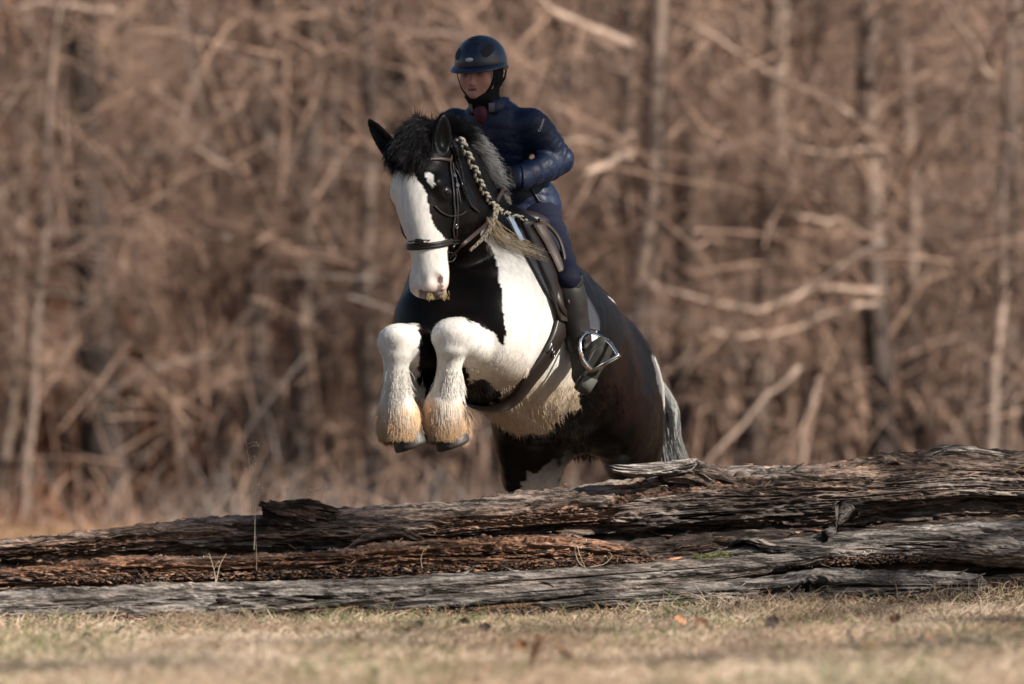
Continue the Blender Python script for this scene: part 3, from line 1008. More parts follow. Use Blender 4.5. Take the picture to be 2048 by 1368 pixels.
# mane: loose hair standing along the crest
crest = catmull([P(872, 262, -.60), P(898, 266, -.55), P(924, 288, -.46), P(946, 328, -.36), P(966, 372, -.26), P(990, 420, -.14)], 30)
S, C = [], []
for i, c in enumerate(crest):
    f = i / (len(crest) - 1)
    a, nn = near_on(HBVH, c)
    m = 80
    white = smooth01(.34, .52, f)
    d = nn * .6 + LT * .55 + np.array([0, 0, .55 - .5 * f]) + .25 * rng.normal(size=3) + .20 * rng.normal(size=(m, 3))
    s = lock(a + .013 * rng.normal(size=(m, 3)), d, rng.uniform(.06, .13, m) * (1 - .5 * f), 6, rng, wave=.10, gravity=.55, freq=1)
    S.append(s)
    gcol = np.where(rng.random((m, 1)) < white * .8, np.array([[.50, .49, .49]]) * rng.uniform(.45, 1.2, (m, 1)), BLACK * 1.6)
    C.append(gcol)
hair_obj('mane', np.concatenate(S), np.array([.0006, .00065, .0006, .0005, .0004, .00015]), M_HAIR, horse, np.concatenate(C))


def on_neck(px, py, lift=.012, y=-.45):
    p, nn = hit_on(HBVH, px, py)
    if p is None or p[1] > .2: return P(px, py, y)
    return p + nn * lift


def braid(path, r, cols, turns, name='mane_braid'):
    c = resample(catmull(path, 8), 90)
    tan = norm(np.gradient(c, axis=0))
    a = norm(np.cross(tan, [0, 1.0, .2])); b = np.cross(tan, a)
    g = Geo()
    t = np.linspace(0, 1, 90)
    rad = r * (1 - .5 * t)
    for kx in range(3):
        ph = t * turns * 2 * math.pi + kx * 2 * math.pi / 3
        pts = c + a * (rad * 1.0 * np.sin(ph))[:, None] + b * (rad * .55 * np.sin(2 * ph))[:, None]
        g.tube(pts, rad * .62, 8, np.asarray(cols[kx]))
    return g.build(name, M_BRAID, horse), c


M_BRAID = mat_attr('braided_hair', rough=.5, spec=.3, var=.45, scale=120, stretch=(1, 1, .3), bump=.9, bscale=420, bdist=.004)
WB = [.60, .54, .42]; BB = [.013, .011, .010]
braid([on_neck(912, 282, .018), on_neck(930, 312), on_neck(946, 345), on_neck(960, 378), on_neck(974, 402), on_neck(992, 421), on_neck(1014, 438, .03), on_neck(1042, 455, .05)], .0135, [WB, BB, WB], 9)
braid([on_neck(902, 292), on_neck(908, 318), on_neck(916, 345), on_neck(922, 375), on_neck(930, 402)], .0105, [BB, BB, [.03, .028, .027]], 8)
braid([on_neck(984, 412, .02), on_neck(980, 440, .02), on_neck(966, 466, .02), on_neck(948, 484, .02), on_neck(934, 497, .02)], .009, [WB, WB, [.35, .25, .13]], 8)
braid([P(1003, 396, -.20), P(1012, 425, -.20), P(1026, 450, -.20), P(1040, 474, -.18), P(1046, 492, -.17)], .024, [[.15, .125, .10], [.20, .17, .135], [.11, .095, .08]], 4)

# blond ends of the mane lying over the shoulder
S, C = [], []
for i in range(26):
    a0 = np.array([rng.uniform(966, 990), rng.uniform(432, 462)])
    f = rng.random()
    a3 = np.array([1020 + 70 * f + rng.normal() * 6, 492 + 34 * f + rng.normal() * 9])
    if rng.random() < .12: a3 = np.array([rng.uniform(985, 1030), rng.uniform(490, 540)])
    a1 = a0 + (a3 - a0) * .33 + np.array([-10, 10]) * rng.uniform(.3, 1.2); a2 = a0 + (a3 - a0) * .68 + np.array([-7, 9]) * rng.uniform(.2, 1.2)
    base = catmull([on_neck(*a0, .02), on_neck(*a1, .022), on_neck(*a2, .024), on_neck(*a3, .04)], 3)
    m = 4
    k = len(base); t = np.linspace(0, 1, k)
    s = np.repeat(base[None], m, 0) + (.004 * rng.normal(size=(m, 1, 3))) * (.6 + 1.6 * t[None, :, None]) + .002 * rng.normal(size=(m, k, 3))
    S.append(s)
    cc = np.array([.60, .46, .28]) if rng.random() < .62 else (np.array([.68, .62, .50]) if rng.random() < .75 else np.array([.05, .035, .025]))
    C.append(np.tile(cc * rng.uniform(.6, 1.15), (m, 1)))
hair_obj('mane_ends', np.concatenate(S), np.linspace(.0011, .0003, S[0].shape[1]), M_HAIR, horse, np.concatenate(C))

# tail
S, C = [], []
for i in range(90):
    e = rng.normal(size=3) * np.array([.05, .05, .03])
    f = rng.random()
    pth = catmull([P(1262, 720, 1.14), P(1294, 760, 1.22) + e * .3, P(1316 + 8 * f, 820, 1.24) + e * .5, P(1322 + 16 * f, 880, 1.23) + e * .35, P(1328 + 30 * f, 945, 1.22) + e * .45, P(1330 + 40 * f, 1050, 1.2) + e * .8], 2)
    m = 26
    s = np.repeat(pth[None], m, 0) + .010 * rng.normal(size=(m, 1, 3)) * np.linspace(.5, 1.6, len(pth))[None, :, None]
    S.append(s)
    w = rng.random()
    cc = np.array([.50, .49, .47]) if w < .45 else (np.array([.17, .17, .175]) if w < .75 else np.array([.03, .028, .028]))
    C.append(np.tile(cc * rng.uniform(.7, 1.1), (m, 1)))
hair_obj('tail', np.concatenate(S), np.linspace(.0014, .0005, S[0].shape[1]), M_HAIR, horse, np.concatenate(C))

# moustache tufts on the lip
S = []
for (px, py, yy) in ((858, 592, -.92), (884, 587, -.88)):
    m = 55
    a, nn = near_on(HBVH, P(px, py, yy))
    S.append(lock(a + .008 * rng.normal(size=(m, 3)), np.array([0.1, -.2, -.8]) + nn * .4 + .20 * rng.normal(size=(m, 3)), rng.uniform(.008, .018, m), 4, rng, wave=.1, gravity=.2))
hair_obj('moustache', np.concatenate(S), np.array([.001, .0009, .0007, .0002]), M_FUR, horse, np.tile(np.array([.40, .30, .16]), (110, 1)))
rng = np.random.default_rng(3)
grass('lawn_grass', 190000, (.9,), (-9.3, -.9), .020, .050, rng, green=.035)
grass('lawn_tufts', 85000, (.9,), (-9.3, -1.2), .035, .100, rng, green=.10, rad=.0016, curl=1.1)
grass('field_grass', 60000, (1.5,), (-.6, 8), .03, .08, rng, green=.05)
grass('field_grass', 50000, (2.5,), (8, 31), .04, .10, rng, rad=.004, green=.01)
grass('field_grass', 14000, 7.5, (27, 36), .04, .10, rng, green=.02, rad=.006, curl=.5)
# ------------------------------------------------------------------ the woods
def batch_tubes(S, R, sides=3):
    """Many tapered tubes at once: S (n,k,3), R (n,k). Returns verts, quads."""
    n, k, _ = S.shape
    tan = norm(np.gradient(S, axis=1))
    ref = np.where(np.abs(tan[:, :1, 2:3]) < .9, np.array([0, 0, 1.0]), np.array([1.0, 0, 0]))
    a = norm(np.cross(tan, ref)); b = np.cross(a, tan)
    th = np.arange(sides) * 2 * math.pi / sides
    v = S[:, :, None, :] + R[:, :, None, None] * (a[:, :, None, :] * np.cos(th)[None, None, :, None] + b[:, :, None, :] * np.sin(th)[None, None, :, None])
    base = (np.arange(n) * k * sides)[:, None, None]
    i = np.arange(k - 1)[None, :, None]; j = np.arange(sides)[None, None, :]; j2 = (j + 1) % sides
    q = np.stack(np.broadcast_arrays(base + i * sides + j, base + i * sides + j2, base + (i + 1) * sides + j2, base + (i + 1) * sides + j), axis=-1).reshape(-1, 4)
    return v.reshape(-1, 3), q


def grow(par, prad, n, lo, hi, length, lenvar, rad, k, rng, up=0.2, droop=0.25, out=1.0, wav=.10, flat=None):
    """n children for every strand of par (m,k0,3): a child leaves at a random point in lo..hi of its parent."""
    m, k0, _ = par.shape
    pi = np.repeat(np.arange(m), n)
    f = rng.uniform(lo, hi, m * n) * (k0 - 1)
    i0 = np.clip(f.astype(int), 0, k0 - 2); w = (f - i0)[:, None]
    base = par[pi, i0] * (1 - w) + par[pi, i0 + 1] * w
    rb = prad[pi, i0] * (1 - w[:, 0]) + prad[pi, i0 + 1] * w[:, 0]
    tan = norm(par[pi, i0 + 1] - par[pi, i0])
    r = rng.normal(size=(m * n, 3))
    if flat is not None: r[:, 2] *= flat
    side = norm(r - tan * np.sum(r * tan, axis=1, keepdims=True))
    d = norm(tan * rng.uniform(.15, .9, (m * n, 1)) + side * out + np.array([0, 0, up]))
    ln = length * rng.uniform(1 - lenvar, 1 + lenvar, m * n) * (1 - .45 * f / (k0 - 1))
    t = np.linspace(0, 1, k)[None, :, None]
    S = base[:, None, :] + d[:, None, :] * (ln[:, None, None] * t)
    S[:, :, 2] += (-droop * ln[:, None] * (t[..., 0] ** 2) + .55 * droop * ln[:, None] * (t[..., 0] ** 4))
    wv = np.cumsum(rng.normal(size=(m * n, k, 3)), axis=1) * (wav * ln / k)[:, None, None]
    wv -= wv[:, :1]
    S = S + wv
    r0 = np.minimum(rb * .75, rad * rng.uniform(.6, 1.2, m * n))
    R = r0[:, None] * np.linspace(1, .28, k)[None, :]
    return S, R


def bark_col(pts, rng_seed, base, dark, amt=.7, sc=2.5):
    n1 = fbm(pts[:, 0] * sc, pts[:, 1] * sc, pts[:, 2] * sc * .5, rng_seed, 3)[:, None]
    return base + (dark - base) * np.clip(.35 + amt * n1, 0, 1)


M_BARK = mat_attr('bark', rough=.9, spec=.15, var=.4, scale=9, stretch=(1, 1, .3), bump=.9, bscale=22, bdist=.03)
M_TWIG = mat_attr('twigs', rough=.85, spec=.15, var=.2, scale=4)
TANB = np.array([.53, .35, .26]); DKB = np.array([.055, .042, .038]); GREYB = np.array([.33, .28, .25]); PALE = np.array([.47, .345, .275])


def tree_data(seed, H, r0, limbs=18, low=.10, limb_len=2.6, tone=0.4, twig=1.0, lean=.04, droop=.3):
    rng = np.random.default_rng(seed)
    k = 15
    z = np.linspace(0, H, k)
    path = np.stack([np.cumsum(rng.normal(size=k)) * .04 * H / 12 + lean * z * rng.normal(), np.cumsum(rng.normal(size=k)) * .04 * H / 12, z], axis=1)
    path[:, :2] -= path[0, :2]
    path[0, 2] = -.25
    rad = r0 * (1 - .80 * (z / H)) * (1 + .35 * np.exp(-z / .35))
    sides = 9
    g = Geo(); g.tube(path, rad, sides)
    tv = np.vstack(g.v); tq = np.vstack(g.q)
    nrm = tv - np.repeat(np.vstack([path]), sides, axis=0).tolist() if False else None
    tv = tv + .10 * r0 * norm(rng.normal(size=tv.shape)) * rng.random((len(tv), 1))
    base = (PALE * (1 - tone) + DKB * tone) * .86
    tc = bark_col(tv, seed, base * 1.1, DKB * (.6 if tone > .9 else 1), .9, 1.6)
    par = path[None]; pr = rad[None]
    L1, R1 = grow(par, pr, limbs, low, .97, limb_len * 1.25, .45, r0 * .22, 9, rng, up=.45, droop=droop, wav=.20, flat=.35)
    L2, R2 = grow(L1, R1, 8, .15, .95, .95, .5, .018, 6, rng, up=.10, droop=.2, wav=.25, flat=.7)
    L3, R3 = grow(L2, R2, int(6 * twig), .1, 1, .60, .5, .007, 4, rng, up=.1, droop=.1, wav=.25)
    L4, R4 = grow(L3[::2], R3[::2], 3, .2, 1, .24, .5, .005, 3, rng, up=.1, droop=0, wav=.4)
    R3 = np.maximum(R3, .0028); R4 = np.maximum(R4, .0022)
    g2 = Geo()
    for S, R, sd, cc in ((L1, R1, 5, TANB), (L2, R2, 4, TANB), (L3, R3, 3, TANB * 1.05), (L4, R4, 3, TANB * 1.1)):
        v, q = batch_tubes(S, R, sd)
        cv = bark_col(v, seed + 3, cc * (1.05 - tone * .5) * (.80 if sd >= 4 else 1), DKB * 2.2, .6, 1.3)
        g2.add(v, q, None, cv)
    return (tv, [tq, np.vstack(g.t)] , tc, g2)


def make_tree(seed, x, y, label, group, name='bare_tree', H=12, r0=.16, rot=0.0, **kw):
    tv, tf, tc, g2 = tree_data(seed, H, r0, **kw)
    root = empty(name, (0, 0, 0))
    tag(root, label, 'tree', group)
    mesh_obj('trunk', tv, tf, M_BARK, root, True, tc)
    g2.build('crown', M_TWIG, root)
    root.location = (x, y, float(gz(x, y)) - .05); root.rotation_euler = (0, 0, rot)
    return root


def copy_tree(src, x, y, rot, sc, label=None):
    r = src.copy(); COL.objects.link(r)
    r.location = (x, y, float(gz(x, y)) - .05); r.rotation_euler = (0, 0, rot); r.scale = (sc, sc, sc)
    if label: r['label'] = label
    for ch in list(src.children):
        c = ch.copy(); COL.objects.link(c); c.parent = r
    return r


def at_x(px, y):
    return float((px - 1024) / F_PX * (y + 24))


rng = np.random.default_rng(11)
special = [
    (101, 228, 36, 'dark wide tree trunk with peeling patches at far left of the woods', dict(H=13, r0=0.230, limbs=20, tone=.97, low=.12)),
    (102, 572, 39, 'mottled light and dark trunk behind the horse ear, left of the rider', dict(H=12, r0=0.145, limbs=22, tone=.45)),
    (103, 1262, 35, 'tree right of the rider with thick pale broken limbs reaching left', dict(H=12, r0=0.170, limbs=14, tone=.35)),
    (104, 1768, 36, 'tall trunk on the right with arching twiggy branches sweeping left', dict(H=13, r0=0.162, limbs=30, tone=.42, limb_len=3.4)),
    (105, 1545, 44, 'slim dark trunk between the two pale trees on the right', dict(H=12, r0=0.111, limbs=18, tone=.95)),
    (106, 805, 46, 'thin dark trunk rising just left of the helmet', dict(H=12, r0=0.102, limbs=16, tone=.92)),
    (107, 1985, 33, 'leaning tree at the right edge of the picture', dict(H=11, r0=.07, limbs=26, tone=.4, lean=.10)),
    (108, 40, 34, 'slender tree with yellowish twigs at the left edge of the picture', dict(H=9, r0=0.068, limbs=30, tone=.45, limb_len=2.0)),
]
protos = []
for sd, px, y, lab, kw in special:
    x = at_x(px, y)
    t = make_tree(sd, x, y, lab, None, **kw)
    protos.append(t)


def limb_on(tree, pts, r0, r1, tone=1.0, twigs=26, seed=0):
    """A thick named limb of one tree, with twigs."""
    rg = np.random.default_rng(seed)
    p = resample(catmull(pts, 6), 16)
    p = p + np.cumsum(rg.normal(size=p.shape), axis=0) * .02
    r0, r1, tone = r0 * .75, r1 * .6, tone * .92
    g = Geo(); g.tube(p, np.linspace(r0, r1, 16) * (1 + .10 * rg.normal(size=16)), 7, PALE * tone)
    S1, R1 = grow(p[None], np.linspace(r0, r1, 16)[None], twigs, .2, 1, 1.1, .5, r1 * .6, 6, rg, up=.1, droop=.2, wav=.22)
    S2, R2 = grow(S1, R1, 6, .2, 1, .4, .5, .007, 4, rg, up=.05, droop=.1, wav=.25)
    for S, R in ((S1, R1), (S2, np.maximum(R2, .0025))):
        v, q = batch_tubes(S, R, 3); g.add(v, q, None, TANB * tone)
    o = g.build('limb', M_TWIG, None)
    o.data.transform(Matrix.Translation(-tree.location))
    o.parent = tree
    return o


def Y(px, py, y): return P(px, py, y - 11)


limb_on(protos[2], [Y(1262, 92, 46), Y(1180, 58, 45.6), Y(1100, 15, 45.2), Y(1020, -40, 45)], .075, .05, 1.0, 14, 1)
limb_on(protos[2], [Y(1262, 145, 46), Y(1100, 112, 46.5), Y(930, 85, 47), Y(760, 62, 47.4), Y(600, 8, 48)], .055, .035, 1.0, 30, 2)
limb_on(protos[2], [Y(1262, 270, 46), Y(1210, 290, 45.6), Y(1150, 285, 45.3), Y(1090, 300, 45)], .055, .03, 1.0, 12, 3)
limb_on(protos[2], [Y(1262, 315, 46), Y(1220, 318, 45.4), Y(1160, 335, 45)], .07, .04, 1.1, 4, 4)
limb_on(protos[3], [Y(1768, 285, 47), Y(1650, 190, 46.6), Y(1520, 110, 46.2), Y(1400, 15, 46)], .05, .03, .95, 40, 5)
limb_on(protos[3], [Y(1768, 290, 47), Y(1640, 300, 46.6), Y(1520, 275, 46), Y(1400, 330, 45.6)], .045, .02, .95, 44, 6)
limb_on(protos[3], [Y(1768, 580, 47), Y(1640, 570, 46.4), Y(1530, 600, 46), Y(1400, 560, 45.4), Y(1330, 545, 45)], .05, .025, 1.0, 36, 7)
limb_on(protos[3], [Y(1768, 600, 47), Y(1680, 620, 46.4), Y(1540, 680, 46), Y(1420, 665, 45.4)], .045, .025, 1.0, 30, 8)
limb_on(protos[3], [Y(1768, 480, 47), Y(1690, 455, 46.5), Y(1600, 440, 46)], .05, .03, 1.0, 8, 9)
limb_on(protos[3], [Y(1768, 20, 47), Y(1850, -10, 46.5), Y(1950, -60, 46)], .06, .04, .6, 8, 10)
limb_on(protos[1], [Y(572, 400, 50), Y(480, 350, 49.5), Y(360, 240, 49), Y(330, 180, 48.7)], .04, .02, .95, 26, 11)
limb_on(protos[1], [Y(572, 490, 50), Y(470, 480, 49.5), Y(400, 455, 49), Y(340, 400, 48.6)], .045, .02, 1.05, 20, 12)
limb_on(protos[1], [Y(572, 230, 50), Y(500, 150, 49.5), Y(430, 110, 49), Y(370, 30, 48.6)], .05, .03, .95, 26, 13)
limb_on(protos[1], [Y(572, 200, 50), Y(680, 180, 49.5), Y(760, 215, 49)], .045, .03, .95, 20, 14)
limb_on(protos[1], [Y(572, 830, 50), Y(640, 850, 49.5), Y(740, 900, 49), Y(830, 915, 48.5)], .04, .02, 1.0, 34, 15)
limb_on(protos[0], [Y(228, 730, 47), Y(300, 720, 46.5), Y(420, 715, 46), Y(470, 690, 45.6)], .04, .02, 1.0, 24, 16)
limb_on(protos[0], [Y(228, 20, 47), Y(120, 12, 46.5), Y(0, 8, 46), Y(-120, -20, 45.6)], .045, .03, 1.0, 14, 17)
limb_on(protos[6], [Y(1985, 160, 44), Y(1900, 60, 43.6), Y(1840, -40, 43.2)], .05, .03, .8, 20, 18)
fallen = empty('fallen_branch', tuple(P(1370, 980, 32)))
tag(fallen, 'pale broken branch leaning low in the brush on the right', 'branch')
limb_on(fallen, [Y(1600, 735, 43), Y(1540, 790, 43), Y(1480, 840, 43), Y(1420, 900, 43), Y(1370, 980, 43)], .035, .02, 1.05, 8, 19)
fallen2 = empty('fallen_branch', tuple(P(1580, 1000, 31)))
tag(fallen2, 'thin pale stick standing aslant behind the log right of the tail', 'branch')
limb_on(fallen2, [Y(1640, 760, 42), Y(1610, 860, 42), Y(1590, 935, 42), Y(1580, 1000, 42)], .03, .018, 1.0, 8, 20)

# more trees of the woods' edge, each its own object
kinds = []
for i, (tone, r0, H) in enumerate(((.40, .11, 12), (.25, .13, 13), (.72, .10, 11), (.45, .07, 9), (.30, .16, 14), (.68, .14, 13))):
    kinds.append((201 + i, dict(H=H, r0=r0, limbs=22, tone=tone, limb_len=2.4), ('bare brown', 'bare pale grey', 'bare dark', 'thin brown', 'stout pale grey', 'stout dark')[i]))
made = {}
pos = []
tries = 0
while len(pos) < 110 and tries < 5000:
    tries += 1
    y = 36 + 52 * rng.random() ** 1.25
    hw = (y + 24) * .098 + 1.5
    x = rng.uniform(-hw, hw)
    if all((x - a) ** 2 + ((y - b) * .6) ** 2 > .8 for a, b in pos): pos.append((x, y))
MARKS = [(-9e9, 'the left edge'), (228, 'the dark wide trunk'), (572, 'the mottled trunk'), (860, 'the horse head'), (1262, 'the broken-limbed tree'), (1545, 'the slim dark trunk'), (1768, 'the twiggy tall trunk'), (9e9, 'the right edge')]
ORD = ['first', 'second', 'third', 'fourth', 'fifth', 'sixth', 'seventh', 'eighth', 'ninth', 'tenth', 'eleventh', 'twelfth', 'thirteenth']
seen_at = {}
order = sorted(range(len(pos)), key=lambda i: pos[i][0] / (pos[i][1] + 24))
for i in order:
    x, y = pos[i]
    k = i % 6
    sd, kw, kind = kinds[k]
    px = 1024 + F_PX * x / (y + 24)
    m = max(a for a in range(len(MARKS) - 1) if px >= MARKS[a][0])
    deep = 'front-row' if y < 50 else ('mid-wood' if y < 66 else 'far')
    key = (m, deep, kind); seen_at[key] = seen_at.get(key, -1) + 1
    lab = '%s tree, %s %s between %s and %s' % (kind, ORD[seen_at[key]], deep, MARKS[m][1], MARKS[m + 1][1])
    if k not in made:
        made[k] = make_tree(sd, x, y, lab, 'bare trees of the woods', **kw)
    else:
        copy_tree(made[k], x, y, rng.uniform(0, 6.28), rng.uniform(.8, 1.2), lab)

# the thicket and the far woods: too many to count
def thicket(name, n, yr, hr, rad, wid, rng, tone, lean=.35, k=6, outer=0):
    y = rng.uniform(yr[0], yr[1], n)
    hw = (y + 24) * .095 + wid
    x = rng.uniform(-1, 1, n) * hw if not outer else np.sign(rng.normal(size=n)) * ((y + 24) * .095 + 1.0 + rng.random(n) * outer)
    cl = fbm(x * .5, y * .35, 0 * x, 55, 3)
    h = rng.uniform(hr[0], hr[1], n) ** 1.0 * (1 + .5 * cl)
    r0 = np.stack([x, y, gz(x, y) - .05], axis=1)
    d = rng.normal(size=(n, 3)) * lean; d[:, 2] = 1
    s = lock(r0, d, h, k, rng, wave=.06, gravity=0, freq=.8)
    bend = rng.normal(size=(n, 3)) * .35; bend[:, 2] = -.1
    s = s + bend[:, None, :] * h[:, None, None] * (np.linspace(0, 1, k) ** 2)[None, :, None]
    u = rng.random((n, 1))
    c = np.where(u < tone[0], TANB, np.where(u < tone[1], GREYB, DKB * 1.5)) * rng.uniform(.6, 1.25, (n, 1))
    red = smooth01(-3.0, -4.6, x)[:, None] * (rng.random((n, 1)) < .6)
    c = c + (np.array([.26, .115, .06]) - c) * red
    R = np.linspace(1, .25, k)[None, :] * (rad * rng.uniform(.5, 1.6, n))[:, None]
    return s, R, c


def twig_cloud(n, yr, zr, rad, wid, rng, ln=.9, k=5, outer=0):
    y = rng.uniform(yr[0], yr[1], n)
    hw = (y + 24) * .095 + wid
    x = rng.uniform(-1, 1, n) * hw if not outer else np.sign(rng.normal(size=n)) * ((y + 24) * .095 + 1.0 + rng.random(n) * outer)
    z = gz(x, y) + rng.uniform(zr[0], zr[1], n)
    den = fbm(x * .45, y * .3, z * .6, 91, 3)
    keep = den + rng.normal(size=n) * .25 > -.30
    r0 = np.stack([x, y, z], axis=1)[keep]
    n = len(r0)
    base = fbm(r0[:, 0] * .35, r0[:, 1] * .2, r0[:, 2] * .35, 13, 2) * 2.4
    d = np.stack([np.cos(base) * np.sign(rng.normal(size=n)), rng.normal(size=n) * .6, np.sin(base)], axis=1) + .40 * rng.normal(size=(n, 3))
    s = lock(r0, d, rng.uniform(.5, 2.0, n) * ln, k, rng, wave=.045, gravity=.15, freq=.7)
    c = np.where(rng.random((n, 1)) < .72, TANB * 1.05, np.where(rng.random((n, 1)) < .5, GREYB, DKB * 2)) * rng.uniform(.6, 1.25, (n, 1))
    yel = smooth01(-4.5, -6, r0[:, 0])[:, None] * (rng.random((n, 1)) < .35)
    c = c + (np.array([.26, .19, .08]) - c) * yel
    R = np.linspace(1, .3, k)[None, :] * (rad * rng.uniform(.5, 1.5, n))[:, None]
    return s, R, c


def stuff_hair(name, parts, label=None):
    k = max(p[0].shape[1] for p in parts)
    S, Rr, C = [], [], []
    for s, r, c in parts:
        S.append(s); Rr.append(r); C.append(c)
    o = hair_obj(name, np.concatenate(S), np.concatenate(Rr), M_TWIG, None, np.concatenate(C))
    return tag(o, label, None, None, 'stuff')


stuff_hair('thicket', [thicket('t', 2800, (27, 44), (.15, .8), .008, 1.5, rng, (.30, .62)), thicket('t', 1500, (38, 66), (1.5, 5.0), .016, 2, rng, (.65, .82), .10), thicket('t', 420, (40, 74), (7, 11), .042, 2, rng, (.7, .82), .03)])
stuff_hair('undergrowth', [twig_cloud(3000, (30, 50), (.1, 6.0), .0055, 1.5, rng), twig_cloud(3600, (48, 76), (.2, 9), .008, 2, rng, 1.1)])
stuff_hair('far_woods', [thicket('t', 1700, (74, 135), (6, 15), .095, 3, rng, (.55, .76), .03), thicket('t', 1500, (76, 130), (3, 9), .035, 3, rng, (.55, .76), .08)])
stuff_hair('far_twigs', [twig_cloud(8000, (74, 125), (1, 13), .014, 3, rng, 1.6)])
rng = np.random.default_rng(404)
stuff_hair('side_woods', [thicket('t', 1100, (34, 90), (8, 15), .085, 0, rng, (.5, .75), .04, outer=24), thicket('t', 2200, (32, 90), (2, 8), .022, 0, rng, (.5, .75), .12, outer=24), thicket('t', 2600, (28, 44), (.2, 1.2), .009, 0, rng, (.4, .7), outer=22)])
stuff_hair('side_twigs', [twig_cloud(7000, (32, 80), (.3, 11), .010, 0, rng, 1.4, outer=24)])
# ------------------------------------------------------------------ logs
GREYW = np.array([.255, .225, .205]); BRWNW = np.array([.275, .180, .135]); REDW = np.array([.320, .165, .100]); DARKW = np.array([.045, .034, .030]); PALEW = np.array([.40, .35, .30])


def mat_wood():
    m, nt, b = new_mat('weathered_wood')
    N, Lk = nt.nodes, nt.links
    at = N.new('ShaderNodeAttribute'); at.attribute_name = 'col'
    tc = N.new('ShaderNodeTexCoord')
    def nz(scale, stretch, det=8, rough=.6, dist=0.0):
        mp = N.new('ShaderNodeMapping'); mp.inputs['Scale'].default_value = stretch
        mp.inputs['Rotation'].default_value = (0, -.06, .22)
        Lk.new(tc.outputs['Object'], mp.inputs['Vector'])
        a = N.new('ShaderNodeTexNoise'); a.inputs['Scale'].default_value = scale; a.inputs['Detail'].default_value = det
        a.inputs['Roughness'].default_value = rough; a.inputs['Distortion'].default_value = dist
        Lk.new(mp.outputs['Vector'], a.inputs['Vector']); return a.outputs['Fac']
    def ramp(src, lo, hi, a, c):
        r = N.new('ShaderNodeMapRange'); r.inputs['From Min'].default_value = lo; r.inputs['From Max'].default_value = hi
        r.inputs['To Min'].default_value = a; r.inputs['To Max'].default_value = c
        Lk.new(src, r.inputs['Value']); return r.outputs['Result']
    def math_(op, a, c):
        n = N.new('ShaderNodeMath'); n.operation = op
        for k, x in enumerate((a, c)):
            if isinstance(x, (int, float)): n.inputs[k].default_value = x
            else: Lk.new(x, n.inputs[k])
        return n.outputs[0]
    fib = nz(60, (.13, 1, 1), 8, .62, .5)
    crack = nz(24, (.10, 1, 1), 6, .58, .9)
    grit = nz(120, (.6, 1, 1), 5, .65)
    patch_ = nz(7, (.5, 1, 1), 6, .6)
    v = math_('MULTIPLY', ramp(fib, .34, .66, .45, 1.45), ramp(crack, .40, .50, .30, 1.0))
    v = math_('MULTIPLY', v, ramp(grit, .3, .7, .72, 1.28))
    v = math_('MULTIPLY', v, ramp(patch_, .3, .7, .70, 1.25))
    vm = N.new('ShaderNodeVectorMath'); vm.operation = 'SCALE'
    Lk.new(at.outputs['Color'], vm.inputs[0]); Lk.new(v, vm.inputs['Scale'])
    Lk.new(vm.outputs['Vector'], b.inputs['Base Color'])
    h = math_('ADD', math_('MULTIPLY', fib, .8), math_('MULTIPLY', ramp(crack, .38, .52, 0, 1), 1.1))
    h = math_('ADD', h, math_('MULTIPLY', grit, .45))
    bp = N.new('ShaderNodeBump'); bp.inputs['Strength'].default_value = 1.0; bp.inputs['Distance'].default_value = .010
    Lk.new(h, bp.inputs['Height']); Lk.new(bp.outputs['Normal'], b.inputs['Normal'])
    b.inputs['Roughness'].default_value = .9; b.inputs['Specular IOR Level'].default_value = .15
    return m


M_WOOD = mat_wood()


